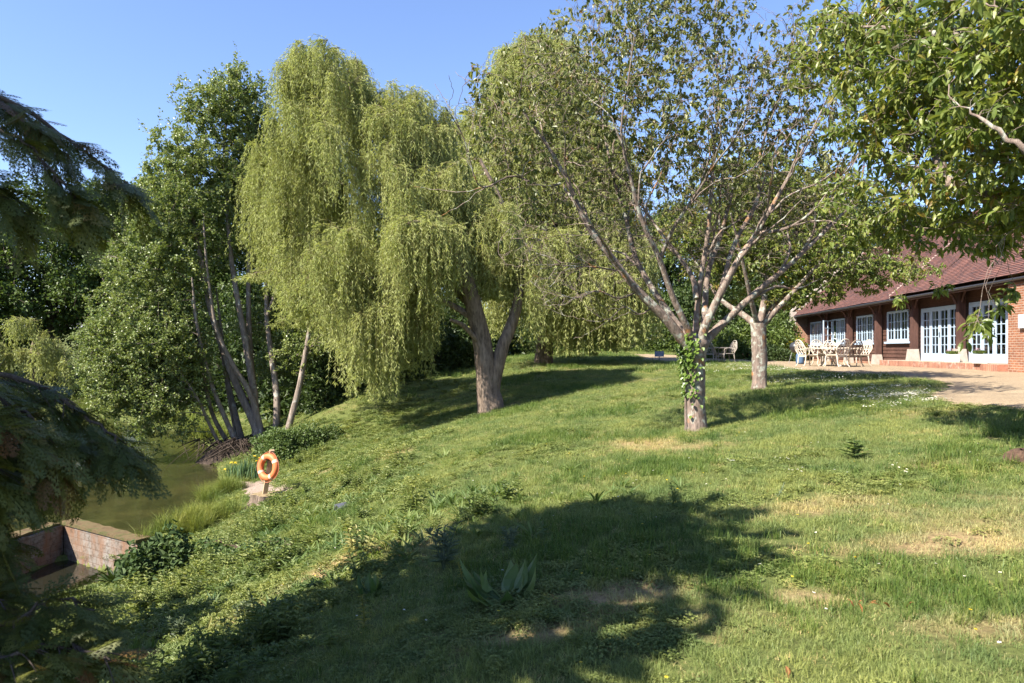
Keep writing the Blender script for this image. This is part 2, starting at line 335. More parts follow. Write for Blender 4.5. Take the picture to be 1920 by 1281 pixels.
# ------------------------------------------------------------------ tree growing
class Tree:
    """limbs are traced, branches and twigs grow from the nearest wood to points of the crown"""
    def __init__(s): s.nodes = np.zeros((0, 3)); s.tan = np.zeros((0, 3)); s.rad = np.zeros(0); s.wood = MB(); s.br = MB(); s.cr = MB()
    def limb(s, pts, r0, r1, n=18, sides=10, lump=.05, wob=0.0, pw=1.0):
        p = spl(pts, n)
        if wob: p[1:-1] += RNG.standard_normal((n - 2, 3)) * wob
        t = np.linspace(0, 1, n) ** pw; r = r0 + (r1 - r0) * t
        tubes(s.wood, p, r, sides, lump=lump); s.push(p[None], r[None]); return p, r
    def push(s, paths, rad):
        t = nrm(np.gradient(paths, axis=1))
        s.nodes = np.vstack([s.nodes, paths.reshape(-1, 3)]); s.tan = np.vstack([s.tan, t.reshape(-1, 3)]); s.rad = np.r_[s.rad, rad.ravel()]
    def near(s, tg, pen=0.0):
        out = np.empty(len(tg), int); dd = np.empty(len(tg))
        for a in range(0, len(tg), 400):
            d = np.linalg.norm(tg[a:a+400, None] - s.nodes[None], axis=-1)
            c = d + pen * np.maximum(0, s.nodes[None, :, 2] - tg[a:a+400, None, 2])
            k = c.argmin(1); out[a:a+400] = k; dd[a:a+400] = d[np.arange(len(k)), k]
        return out, dd
    def attach(s, tg, P_=6, a=.004, bl=.012, rend=.003, sides=5, jit=.05, droop=0.0, curve=.5, batch=60, keep=True, pen=.4, into=None):
        tg = np.asarray(tg); into = s.br if into is None else into
        if keep:
            _, d = s.near(tg); tg = tg[d.argsort()]
        else: batch = 100000
        allp = []
        for k in range(0, len(tg), batch):
            t = tg[k:k+batch]; i, d = s.near(t, pen); A = s.nodes[i]; L = np.linalg.norm(t - A, axis=1, keepdims=True)
            ctl = A + (s.tan[i] * curve + nrm(t - A) * (1 - curve)) * L * .5
            u = np.linspace(0, 1, P_)[None, :, None]
            p = (1 - u) ** 2 * A[:, None] + 2 * u * (1 - u) * ctl[:, None] + u ** 2 * t[:, None]
            p[:, 1:] += RNG.standard_normal(p[:, 1:].shape) * (L * jit)[:, None] * .6
            p[:, :, 2] -= (u[..., 0] ** 2) * droop * L
            r0 = np.minimum(s.rad[i] * .75, a + bl * L[:, 0]); r0 = np.maximum(r0, rend * 1.2)
            r = r0[:, None] + (rend - r0[:, None]) * np.linspace(0, 1, P_)[None] ** .8
            tubes(into, p, r, sides); allp.append(p)
            if keep: s.push(p[:, 1:], r[:, 1:])
        return np.concatenate(allp)
    def leaf_on(s, tw, k, L, W, kind='q', droop=.3, spread=.9, up=.8, t0=.15, bend=.15, sw=.5, off=.0):
        M, n, _ = tw.shape; m = np.repeat(np.arange(M), k); t = t0 + (1 - t0) * RNG.random(len(m)); x = t * (n - 1); i = np.minimum(x.astype(int), n - 2); f = (x - i)[:, None]
        p = tw[m, i] * (1 - f) + tw[m, i + 1] * f; d = nrm(tw[m, i + 1] - tw[m, i])
        if off: p = p + RNG.standard_normal(p.shape) * off
        d = d * (1 - spread * .6) + rand_unit(len(m)) * spread; d[:, 2] -= droop; nn = rand_unit(len(m)); nn[:, 2] = np.abs(nn[:, 2]) * .6 + up
        rnd = sw * RNG.random(M)[m] + (1 - sw) * RNG.random(len(m))
        sc = .7 + .6 * RNG.random(len(m)); leaves(s.cr, p, d, nn, L * sc, W * sc, kind, rnd, bend)
    def finish(s, name, base, label, cat, bark, leafm, group=None, twigm=None):
        r = empty(name, base, label, cat, group)
        s.wood.build('trunk', bark, r, smooth=True)
        if s.br.n: s.br.build('branches', twigm or bark, r, smooth=True)
        if s.cr.n: s.cr.build('crown', leafm, r)
        return r
def blobs(bl, n, shell=2.2):
    """points in a union of ellipsoids (px, py, depth, rx, rdepth, rz [, weight])"""
    w = np.array([b[3] * b[4] * b[5] * (b[6] if len(b) > 6 else 1) for b in bl]); k = RNG.choice(len(bl), n, p=w / w.sum())
    c = np.array([P(*b[:3]) for b in bl])[k]; r = np.array([b[3:6] for b in bl])[k]
    return c + rand_unit(n) * (RNG.random(n) ** (1 / shell))[:, None] * r
def px_path(pts, Y0, Y1):
    n = len(pts); return np.array([P(x, y, Y0 + (Y1 - Y0) * i / (n - 1)) for i, (x, y) in enumerate(pts)])

BARK_CH = bark_mat('cherry_bark', (.08, .062, .052), (.26, .20, .165), (.32, .33, .28), .42, (.30, .15, .07), 9)
BARK_TW = bark_mat('cherry_twig', (.11, .08, .066), (.28, .22, .185), (.32, .32, .27), .38, None, 9)
BARK_WI = bark_mat('willow_bark', (.07, .052, .04), (.26, .20, .155), None, 0, None, 6)
TWIG_WI = flat_mat('willow_strand', (.20, .19, .07), .7, .2, .2, 3)
BARK_AL = bark_mat('alder_bark', (.10, .08, .065), (.30, .245, .205), (.35, .35, .31), .36, None, 5)
BARK_DK = bark_mat('dark_bark', (.04, .03, .025), (.14, .11, .09), None, 0, None, 6)
LEAF_CH = leaf_mat('cherry_leaf', [(.0, (.06, .08, .026)), (.5, (.12, .145, .042)), (.9, (.21, .215, .07)), (1, (.22, .13, .06))], .42, .42, .4)
LEAF_CH2 = leaf_mat('cherry_leaf_fresh', [(.0, (.06, .10, .02)), (.5, (.125, .17, .036)), (.85, (.235, .26, .06)), (1, (.26, .17, .05))], .42, .4, .4)
LEAF_WI = leaf_mat('willow_leaf', [(.0, (.19, .235, .075)), (.5, (.31, .345, .12)), (1, (.43, .45, .19))], .45, .5, .3)
LEAF_AL = leaf_mat('alder_leaf', [(.0, (.075, .115, .03)), (.5, (.15, .20, .056)), (1, (.25, .285, .105))], .32, .4, .45)
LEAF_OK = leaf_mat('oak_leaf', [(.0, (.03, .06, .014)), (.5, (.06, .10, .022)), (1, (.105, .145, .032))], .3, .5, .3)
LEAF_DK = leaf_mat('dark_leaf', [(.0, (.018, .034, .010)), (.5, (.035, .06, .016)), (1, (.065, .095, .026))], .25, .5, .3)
LEAF_HG = leaf_mat('hedge_leaf', [(.0, (.035, .065, .015)), (.5, (.07, .11, .022)), (1, (.13, .17, .035))], .28, .45, .35)

# ---- the old cherry in the middle of the lawn
t = Tree(); B = G(1305, 806); Y0 = B[1]
def cl(pts, dy, r0, r1, **k):
    p, r = t.limb(px_path(pts, Y0, Y0 + dy), r0, .005, pw=.85, **k); n = len(p)
    for f in (.34, .46, .57, .66, .74, .82, .89, .95):      # forks on alternate sides, finer towards the tip
        i = int(f * (n - 1)); tg = nrm(p[min(i + 1, n - 1)] - p[i - 1]); L = (1.0 - .55 * f) * (1.3 + .6 * RNG.random()) * min(1, r0 / .05 + .3)
        d = nrm(tg * .9 + nrm(np.cross(tg, rand_unit(1)[0])) * .75 + [0, 0, .18]); e = p[i] + d * L; mid = p[i] + (tg * .45 + d * .55) * L * .5
        t.limb(np.array([p[i], mid, e, e + nrm(d + [0, 0, .35] + rand_unit(1)[0] * .3) * L * .4]), min(r[i] * .62, .035), .0035, n=12, sides=6, wob=.012)
    return p, r
trunk = np.array([B - [0, 0, .25], B + [0, 0, .12], P(1304, 760, Y0), P(1303, 700, Y0), P(1306, 655, Y0), P(1308, 636, Y0)])
tubes(t.wood, spl(trunk, 26), np.interp(np.linspace(0, 1, 26), [0, .14, .3, .75, .9, 1], [.30, .19, .160, .158, .20, .17]), 20, lump=.03)
t.push(spl(trunk, 10)[None], np.full((1, 10), .16))
cl([(1300, 662), (1278, 636), (1246, 595), (1195, 544), (1144, 479), (1100, 420), (1064, 340), (1030, 280), (985, 215), (950, 170)], -.9, .105, .018, n=34, sides=12)
cl([(1300, 650), (1283, 625), (1232, 555), (1191, 482), (1173, 406), (1151, 336), (1130, 230), (1115, 120), (1105, 40)], 1.6, .075, .012, n=30)
cl([(1303, 648), (1290, 618), (1261, 555), (1235, 482), (1206, 420), (1184, 340), (1165, 250), (1178, 150), (1190, 60)], -1.3, .07, .012, n=30)
cl([(1237, 486), (1262, 430), (1290, 387), (1318, 345), (1341, 307), (1378, 260), (1410, 200)], -1.5, .036, .01, n=20)
cl([(1306, 560), (1298, 520), (1268, 475), (1230, 425), (1200, 380), (1150, 320), (1090, 300)], .9, .05, .01, n=24)
cl([(1304, 645), (1306, 600), (1312, 537), (1326, 446), (1334, 355), (1338, 290), (1348, 190), (1340, 70), (1345, -40)], .7, .062, .012, n=30)
cl([(1310, 645), (1320, 610), (1326, 519), (1345, 460), (1367, 384), (1381, 322), (1402, 200), (1425, 80)], 2.2, .072, .012, n=30)
cl([(1312, 648), (1323, 610), (1352, 548), (1388, 482), (1418, 438), (1458, 369), (1487, 315), (1530, 230), (1575, 130)], -.7, .082, .014, n=34)
cl([(1340, 575), (1356, 530), (1377, 457), (1421, 373), (1420, 318), (1445, 220), (1480, 130), (1490, 60)], .8, .055, .012, n=28)
cl([(1314, 655), (1330, 632), (1359, 603), (1414, 552), (1480, 497), (1541, 439), (1596, 384), (1650, 330), (1700, 285)], .6, .09, .016, n=34, sides=12)
cl([(1155, 508), (1125, 502), (1090, 500), (1045, 497), (1006, 497)], -.8, .018, .006, n=14)
cl([(1200, 545), (1160, 560), (1120, 545), (1080, 560), (1035, 545)], -.9, .016, .005, n=14)
cl([(1224, 575), (1200, 590), (1170, 575), (1140, 600), (1110, 585)], -.4, .014, .005, n=12)
cl([(1418, 438), (1470, 430), (1520, 400), (1560, 350), (1600, 300)], -1.4, .035, .009, n=20)
cl([(1064, 340), (1020, 350), (960, 330), (900, 350), (870, 260), (835, 200)], -1.3, .024, .006, n=22)
chb = [(1250, 330, 12.2, 1.9, 1.6, .9, .55), (1120, 430, 12.2, 1.3, 1.4, .7, .5), (1480, 330, 12, 1.2, 1.4, .8, .6), (1000, 200, 11.6, 1.2, 1.7, .9), (930, 260, 11.2, .75, 1.2, .7), (1100, 120, 12.2, 1.1, 1.7, 1.0), (1220, 60, 12, 1.1, 1.6, 1.0, 1.2), (1330, 40, 12.4, .8, 1.4, .8), (1140, 260, 12.6, 1.4, 1.8, .9),
       (1270, 190, 11.2, 1.2, 1.5, .9), (1420, 200, 12.6, 1.0, 1.6, .9), (1520, 140, 11.8, .9, 1.4, .9), (1560, 260, 12.2, .8, 1.3, .7), (1350, 300, 13.5, 1.5, 1.4, .9, .6), (1050, 370, 11.6, 1.2, 1.3, .8, .6),
       (1490, 70, 12.4, .7, 1.2, .6), (1200, -60, 12, 1.4, 1.4, .7), (1180, 380, 14.0, 1.3, 1.0, .9, .5), (1450, 400, 13.6, 1.1, .9, .7, .45), (985, 440, 11, .6, .8, .5, .6)]
t.attach(blobs(chb, 330), 8, .006, .011, .005, 5, .045, batch=30)
t.attach(blobs(chb, 2200), 6, .004, .008, .003, 4, .05, batch=100)
tw = t.attach(blobs(chb, 7000, 2.6), 4, .003, .006, .002, 3, .06, keep=False)
bare = t.attach(blobs([(1100, 480, 11.6, 1.3, 1.1, 1.0), (1350, 420, 12.5, 1.9, 1.6, 1.1), (1180, 360, 12, 1.6, 1.3, .8), (1530, 380, 12.3, .9, 1, .7), (1420, 150, 12, 1.6, 1.4, 1.2, .5)], 2600), 4, .003, .006, .002, 3, .07, keep=False)
zt = tw[:, -1]; pr = np.clip((zt[:, 2] - 2.6) / 3.6, .08, .52); keepm = RNG.random(len(tw)) < pr
t.leaf_on(tw[keepm], 6, .082, .045, 'h', droop=.75, spread=.7, up=.5, t0=.35, bend=.2, off=.02)
t.finish('cherry_tree', B, 'spreading cherry tree with ivy on its trunk and lichened limbs, nearest on the open lawn', 'tree', BARK_CH, LEAF_CH, twigm=BARK_TW)
# ivy on its trunk (held by the trunk: a plant of its own)
iv = MB(); n = 520; z = 0.2 + 1.4 * RNG.random(n) ** .5; th = math.pi * (1.08 + .20 * RNG.standard_normal(n)); wgt = np.clip((z - .1) / 1.3, .2, 1)
k = RNG.random(n) < (.25 + .75 * wgt); z, th = z[k], th[k]; rr = .185 + .12 * RNG.random(len(z)) * np.clip((z - .4), .1, 1)
p = np.stack([B[0] + rr * np.cos(th), B[1] + rr * np.sin(th) , B[2] + z], -1); d = np.stack([np.cos(th), np.sin(th), -.8 + 0 * z], -1) + rand_unit(len(z)) * .5
leaves(iv, p, d, np.stack([np.cos(th), np.sin(th), .5 + 0 * z], -1), .07, .06, 'h')
st = spl(np.array([B + [-.2, -.1, -.02], B + [-.19, -.05, .5], B + [-.17, -.1, 1.0], B + [-.2, 0, 1.5]]), 14); tubes(iv, st, np.full(14, .012), 5, m=1)
o = iv.build('ivy', [leaf_mat('ivy_leaf', [(0, (.05, .10, .018)), (1, (.15, .22, .04))], .3, .35, .5), BARK_TW], loc=B); tag(o, 'bright green ivy climbing the left side of the nearest lawn tree trunk', 'ivy')

# ---- the second cherry, nearer the building
t = Tree(); B = G(1424, 731); Y0 = B[1]
trunk = np.array([B - [0, 0, .25], B + [0, 0, .1], P(1424, 690, Y0), P(1423, 640, Y0), P(1422, 606, Y0)])
tubes(t.wood, spl(trunk, 22), np.interp(np.linspace(0, 1, 22), [0, .15, .3, 1], [.30, .23, .175, .19]), 16, lump=.05); t.push(spl(trunk, 8)[None], np.full((1, 8), .17))
for pts, dy, r0 in (([(1420, 612), (1395, 592), (1350, 560), (1310, 500), (1280, 440)], 1.2, .1), ([(1424, 612), (1432, 570), (1440, 500), (1450, 420), (1440, 350)], .6, .1),
                    ([(1426, 614), (1450, 588), (1490, 545), (1540, 490), (1590, 440)], -1.0, .09), ([(1428, 610), (1452, 570), (1500, 530), (1560, 520), (1620, 500)], 1.4, .08), ([(1420, 610), (1408, 560), (1390, 480), (1370, 400)], -1.4, .07)):
    t.limb(px_path(pts, Y0, Y0 + dy), r0, .02, n=22, sides=8)
b2 = [(1690, 505, 17, .9, 1, .4), (1400, 340, 18.5, 1.6, 1.8, .8), (1300, 430, 18.8, 1.2, 1.4, .8), (1530, 360, 18.2, 1.3, 1.5, .7), (1450, 470, 18, 1.5, 1.8, .8), (1380, 430, 18.5, 1.4, 1.6, .9), (1540, 490, 17.5, 1.2, 1.5, .75), (1600, 520, 18.2, .9, 1.4, .5), (1480, 390, 18.3, 1.6, 1.8, .8), (1560, 420, 17.5, 1.1, 1.4, .6), (1340, 500, 18.8, .9, 1.2, .7),
      (1500, 555, 18, 1.2, 1.2, .35), (1640, 480, 17.6, .7, 1, .5), (1430, 550, 19, .9, 1, .35)]
t.attach(blobs(b2, 150), 7, .006, .011, .006, 5, .05); t.attach(blobs(b2, 900), 5, .004, .008, .004, 4, .05, batch=100)
tw = t.attach(blobs(b2, 4600, 2.6), 4, .003, .006, .003, 3, .06, keep=False)
t.leaf_on(tw, 9, .095, .052, 'q', droop=.6, spread=.8, up=.6, t0=.2, off=.03)
t.finish('cherry_tree', B, 'leafy cherry tree with stout bare trunk standing near the garden chairs', 'tree', BARK_CH, LEAF_CH2, twigm=BARK_TW)

# ---- right foreground cherry: trunk out of frame, boughs reaching in
t = Tree(); B = np.array([7.6, 5.4, h1(7.6, 5.4)])
t.limb(np.array([B - [0, 0, .2], B + [0, 0, .8], B + [-.1, .1, 1.7]]), .24, .2, n=12, sides=12)
fk = B + [-.1, .1, 1.65]
for ends in (([P(2150, 380, 5.6), P(1920, 372, 5.9), P(1800, 352, 6.2), P(1757, 312, 6.4), P(1755, 255, 6.6), P(1700, 170, 7.2), P(1620, 130, 7.8)], .1),
             ([P(2200, 250, 5.2), P(2000, 120, 5.2), P(1850, 75, 5.6), P(1700, 55, 6.4), P(1580, 45, 7.4)], .085), ([P(2150, 420, 5.8), P(1960, 380, 6.4), P(1850, 400, 7.0), P(1730, 440, 7.8), P(1640, 420, 8.6)], .06),
             ([P(2250, 100, 5), P(2100, -100, 5), P(1900, -200, 5.5), P(1750, -160, 6)], .08), ([P(2100, 380, 4.8), P(1980, 330, 4.6), P(1880, 250, 4.6), P(1800, 200, 4.8)], .05), ([P(2100, 200, 4.6), P(1960, 60, 4.4), P(1840, 0, 4.6)], .045),
             ([P(2450, 100, 6.5), P(2300, -250, 7.5), P(2100, -400, 8)], .09), ([P(2500, 300, 7), P(2400, 200, 9), P(2200, 100, 10)], .08)):
    t.limb(np.vstack([fk[None], np.array(ends[0])]), ends[1], .004, n=26, sides=9, wob=.012)
b3 = [(1780, 60, 5.6, .62, .8, .45), (1880, 150, 4.9, .5, .6, .45), (1700, 150, 6.6, .62, .9, .5), (1820, 250, 5.4, .55, .7, .4), (1900, 330, 5.4, .5, .6, .35), (1640, 60, 7.2, .6, .9, .5), (1640, 200, 7.4, .55, .8, .4),
      (1700, 330, 7.0, .5, .7, .5), (1600, 360, 8.6, .65, .8, .28), (1770, 400, 7.2, .6, .8, .3), (1880, 440, 6.6, .45, .6, .22), (1560, 90, 8, .5, .8, .5), (1920, 20, 4.6, .5, .6, .4), (1880, 400, 6.0, .45, .6, .35),
      (1850, -120, 5.5, .9, 1, .6), (2050, 100, 5, .8, 1, .9), (2050, 350, 5.6, .8, 1, .5), (2200, -150, 6, 1.4, 1.6, 1.2), (1660, 410, 8.4, .5, .6, .25), (1715, 440, 8.2, .5, .6, .28), (1640, 440, 8.8, .5, .6, .25), (1800, 350, 6.4, .5, .6, .3), (1820, 150, 6.4, .7, .8, .5, 1.3), (1900, 240, 6.0, .6, .7, .5, 1.3), (1740, 240, 7.2, .7, .8, .5, 1.2), (1900, 420, 7.4, .6, .7, .4), (1690, 60, 7.6, .7, .8, .5)]
t.attach(blobs(b3, 230), 7, .005, .010, .004, 5, .06, batch=30); t.attach(blobs(b3, 700), 5, .003, .007, .0025, 4, .06, batch=60)
hang = [P(1832, 605, 5.6), P(1842, 600, 5.7), P(1870, 575, 6), P(1690, 560, 8), P(1760, 540, 7.6), P(1905, 545, 6)]
t.attach(np.array(hang), 7, .003, .004, .002, 4, .05)
tw = t.attach(np.vstack([blobs(b3, 6200, 2.0)] + [np.array(h)[None] + RNG.standard_normal((5, 3)) * [.06, .06, .07] for h in hang]), 4, .002, .005, .0018, 3, .06, keep=False)
t.leaf_on(tw, 6, .082, .034, 'n', droop=.55, spread=.75, up=.75, t0=.3, bend=.22, off=.012)
t.finish('cherry_tree', B, 'cherry tree with fresh leafy boughs hanging into the upper right foreground', 'tree', BARK_CH, LEAF_CH2, twigm=BARK_TW)

# ---- willows
def willow(name, base, trunk_limbs, arch, n_arch, per, slen, hem, lab, leafL=.12, leafW=.022, step=.075, r_str=.003, thick=1.0, zbias=.25, spread=.36):
    t = Tree(); t.st = MB()
    for pts, r0, r1 in trunk_limbs: t.limb(pts, r0, r1, n=26, sides=14, lump=.07)
    # arching boughs end on the surface of the crown
    w = np.array([b[3] * b[5] * (b[6] if len(b) > 6 else 1) for b in arch]); k = RNG.choice(len(arch), n_arch, p=w / w.sum())
    u = rand_unit(n_arch); u[:, 2] = np.abs(u[:, 2]) ** .8 * np.where(RNG.random(n_arch) < zbias, -.5, 1)
    tg = np.array([P(*b[:3]) for b in arch])[k] + u * np.array([b[3:6] for b in arch])[k] * (.72 + .3 * RNG.random(n_arch))[:, None]
    bo = t.attach(tg, 9, .008 * thick, .012 * thick, .004, 6, .035, droop=.0, curve=.6, batch=12)
    out = nrm((tg - tg.mean(0)) * [1, 1, 0] + RNG.standard_normal((n_arch, 3)) * [1, 1, 0] * .6)
    # strands fall from the outer half of each bough and from a short arching tip
    M = n_arch * per; m = np.repeat(np.arange(n_arch), per)
    f = .45 + .55 * RNG.random(M) ** .7; x = f * 8; i = np.minimum(x.astype(int), 7); q = (x - i)[:, None]
    st = bo[m, i] * (1 - q) + bo[m, i + 1] * q
    od = nrm(out[m] + RNG.standard_normal((M, 3)) * [1, 1, 0] * .9); od[:, 2] = 0
    reach = spread * (.25 + RNG.random(M)); L = (slen[0] + (slen[1] - slen[0]) * RNG.random(n_arch)[m]) * (.35 + .65 * RNG.random(M)) * (1.25 - .5 * reach / spread)
    n = 8; s = np.linspace(0, 1, n)[None, :, None]
    hz = od[:, None] * reach[:, None, None] * (1 - np.exp(-s * 4)); vz = .28 * reach[:, None, None] * np.sin(np.clip(s * 5, 0, math.pi)) - L[:, None, None] * s ** 1.25
    sway = RNG.standard_normal((M, 1, 3)) * [.12, .12, 0] * s ** 1.5
    p = st[:, None] + hz + sway; p[:, :, 2] += vz[..., 0]
    hz_ = hem(p[:, 0]) + RNG.random(M) ** 2 * 1.4; p[:, :, 2] = np.maximum(p[:, :, 2], np.minimum(hz_, st[:, 2] - .2)[:, None] + (1 - s[..., 0]) * .15)
    tubes(t.st, p, np.broadcast_to(np.linspace(r_str * 1.4, r_str * .6, n)[None], (M, n)), 3)
    # leaves
    seg = np.linalg.norm(np.diff(p, axis=1), axis=2).sum(1); cnt = np.maximum(4, (seg / step).astype(int)); mm = np.repeat(np.arange(M), cnt)
    tt = .06 + .94 * RNG.random(len(mm)); x = tt * (n - 1); i = np.minimum(x.astype(int), n - 2); q = (x - i)[:, None]
    pp = p[mm, i] * (1 - q) + p[mm, i + 1] * q; d = nrm(p[mm, i + 1] - p[mm, i]) * .85 + rand_unit(len(mm)) * [.75, .75, .45]
    sc = .7 + .6 * RNG.random(len(mm)); rr = .45 * RNG.random(n_arch)[m][mm] + .25 * RNG.random(M)[mm] + .3 * RNG.random(len(mm))
    leaves(t.cr, pp, d, rand_unit(len(mm)), leafL * sc, leafW * sc, 'q', rr, .12)
    r = t.finish(name, base, lab, 'tree', BARK_WI, LEAF_WI, group=None)
    t.st.build('strands', TWIG_WI, r); return r
def zpy(py, Y): return EYE - (py - HY) / F * Y
B = G(921, 770); Y0 = B[1]
tl = [(np.array([B - [0, 0, .35], B + [-.02, 0, .15], P(915, 735, Y0), P(912, 690, Y0), P(902, 630, Y0), P(886, 565, Y0 - .2), P(868, 500, Y0 - .3), P(830, 400, Y0), P(770, 300, Y0 + .3), P(700, 210, Y0 + .5), P(640, 150, Y0 + .6)]), .44, .05),
      (np.array([P(922, 735, Y0), P(936, 670, Y0), P(957, 615, Y0 + .1), P(972, 560, Y0 + .2), P(975, 480, Y0 + .5), P(940, 380, Y0 + 1), P(900, 300, Y0 + 1.2)]), .24, .05),
      (np.array([P(890, 580, Y0), P(850, 540, Y0 + .8), P(780, 470, Y0 + 1.5), P(680, 380, Y0 + 1.8), P(600, 300, Y0 + 1.8)]), .14, .04),
      (np.array([P(876, 530, Y0 - .2), P(845, 470, Y0 - 1.2), P(800, 420, Y0 - 1.9), P(760, 420, Y0 - 2.3)]), .12, .035),
      (np.array([P(893, 600, Y0), P(840, 570, Y0 - .3), P(770, 545, Y0 - .6), P(690, 520, Y0 - .8), P(600, 480, Y0 - .5)]), .11, .03),
      (np.array([P(905, 650, Y0), P(870, 612, Y0 - .5), P(845, 600, Y0 - .9)]), .09, .05),
      ]
arch = [(800, 230, 22.6, 1.0, 1.2, .9, 1.2), (850, 350, 21.8, 1.1, 1.2, 1.0, 1.2), (740, 200, 22.6, 1.0, 1.2, .8), (615, 205, 22.3, 1.7, 2.0, 2.2, 1.2), (690, 280, 22.3, 2.2, 2.4, 2.0), (650, 540, 21.5, 1.5, 1.8, .9), (700, 600, 21, 1.0, 1.2, .7), (660, 620, 21.6, 1.0, 1.0, .5), (760, 600, 21.5, .9, 1.0, .6), (920, 440, 21.6, 1.1, 1.0, 1.1, 1.3), (970, 500, 21.8, .9, 1.0, .9, 1.2), (555, 520, 24.6, 1.5, 1.8, .9), (590, 600, 24.5, 1.1, 1.4, .7), (520, 440, 24.5, 1.3, 1.6, 1.0), (800, 300, 23, 1.2, 1.4, 1.3), (560, 350, 23.5, 1.7, 2.0, 1.7), (760, 370, 22, 1.7, 2.2, 1.6), (800, 450, 20.2, 1.1, 1.1, .9, 1.6), (620, 470, 21.5, 1.7, 2.2, 1.0), (720, 500, 21.5, 1.3, 2.0, 1.0),
        (500, 370, 24, .9, 1.4, 1.1, 1.2), (880, 420, 23, 1.4, 1.6, 1.4), (585, 130, 22.4, 1.0, 1.1, .95, 1.6), (930, 500, 23, 1.1, 1.3, .9)]
def hem1(q):
    px = CX + q[:, 0] / q[:, 1] * F
    py = np.interp(px, [430, 480, 520, 600, 640, 690, 720, 760, 800, 830, 860, 900, 960, 1010, 1060], [440, 520, 570, 630, 720, 745, 755, 720, 690, 640, 560, 560, 560, 640, 650]); return EYE - (py - HY) / F * q[:, 1]
willow('weeping_willow', B, tl, arch, 400, 40, (1.0, 4.4), hem1, 'huge weeping willow with forked trunk and yellow green curtains left of the lawn centre', step=.070, leafL=.125, leafW=.021, spread=.52)
Y0 = 33.0; B = np.array([(1020 - CX) / F * Y0, Y0, h1((1020 - CX) / F * Y0, Y0)])
tl = [(np.array([B - [0, 0, .3], B + [0, 0, .3], P(1025, 600, Y0), P(1030, 480, Y0), P(1020, 360, Y0), P(1010, 240, Y0), P(1015, 150, Y0)]), .5, .06), (np.array([P(1028, 560, Y0), P(1080, 460, Y0 - .5), P(1150, 380, Y0 - 1)]), .2, .05),
      (np.array([P(1025, 540, Y0), P(960, 440, Y0 + .5), P(910, 360, Y0 + 1)]), .2, .05), (np.array([P(1030, 450, Y0), P(1090, 330, Y0 + 1), P(1140, 280, Y0 + 1.5)]), .16, .05)]
arch = [(1010, 180, 33, 2.6, 2.8, 2.9), (940, 320, 33, 2.2, 2.6, 2.2), (1080, 320, 33, 2.8, 2.8, 2.2), (1150, 460, 32, 1.7, 2.2, 1.6), (1000, 480, 32, 2.4, 2.8, 1.4), (900, 260, 33.5, 1.2, 2, 1.6), (1110, 520, 31.5, 1.9, 2.2, 1.0), (1180, 540, 31, .9, 1.2, .8)]
def hem2(q):
    px = CX + q[:, 0] / q[:, 1] * F
    py = np.interp(px, [850, 950, 1000, 1050, 1130, 1200, 1260], [600, 640, 655, 668, 662, 640, 600]); return EYE - (py - HY) / F * q[:, 1]
willow('weeping_willow', B, tl, arch, 460, 36, (2.0, 6.2), hem2, 'tall weeping willow behind the lawn, its curtains reaching almost to the grass', leafL=.17, leafW=.036, step=.09, r_str=.004, spread=.9)
Y0 = 47.0; B = np.array([(60 - CX) / F * Y0, Y0, h1((60 - CX) / F * Y0, Y0)])
tl = [(np.array([B - [0, 0, .3], P(60, 700, Y0), P(62, 660, Y0), P(64, 640, Y0)]), .35, .1), (np.array([P(62, 670, Y0), P(100, 660, Y0), P(130, 680, Y0)]), .12, .04)]
arch = [(45, 640, 46, 2.6, 2.2, 1.7), (105, 680, 45.5, 1.4, 1.6, 1.3), (-20, 680, 46, 2.0, 2.0, 1.6), (-80, 650, 46, 2.5, 2.0, 2)]
willow('weeping_willow', B, tl, arch, 60, 40, (1.2, 3.2), lambda q: np.full(len(q), WATER + .7), 'low round weeping willow across the pond at the far left', leafL=.2, leafW=.045, step=.15, r_str=.005, spread=.6)

# ---- alders on the bank
def alder(base, stems, bl, nb, nt_, k, lab, L=.085, W=.075, dy=-3.3):
    t = Tree(); s_ = (30 + dy) / 30; stems = [(p, a * s_, b * s_, r * s_) for p, a, b, r in stems]; bl = [(b[0], b[1], b[2] * s_, *[q * s_ for q in b[3:6]], *b[6:]) for b in bl]
    for pts, ya, yb, r0 in stems: t.limb(px_path(pts, ya, yb), r0, .03, n=28, sides=9, lump=.05)
    t.attach(blobs(bl, nb), 7, .008, .010, .006, 5, .04, droop=.05, pen=1.0); t.attach(blobs(bl, nb * 5), 5, .005, .007, .004, 4, .05, batch=120)
    tg = blobs(bl, nt_, 1.7); tg += RNG.standard_normal(tg.shape) * .30; tg[:, 2] += .25 * np.sin(tg[:, 0] * 2.2) * np.sin(tg[:, 1] * 1.7)
    tw = t.attach(tg, 4, .003, .005, .003, 3, .06, keep=False)
    t.leaf_on(tw, k, L, W, 'h', droop=.2, spread=1.0, up=.7, t0=.05, off=.05)
    return t.finish('alder_tree', base, lab, 'tree', BARK_AL, LEAF_AL, group='alder trees on the pond bank')
YA = 30.0
def ab(px, py): return G(px, py)
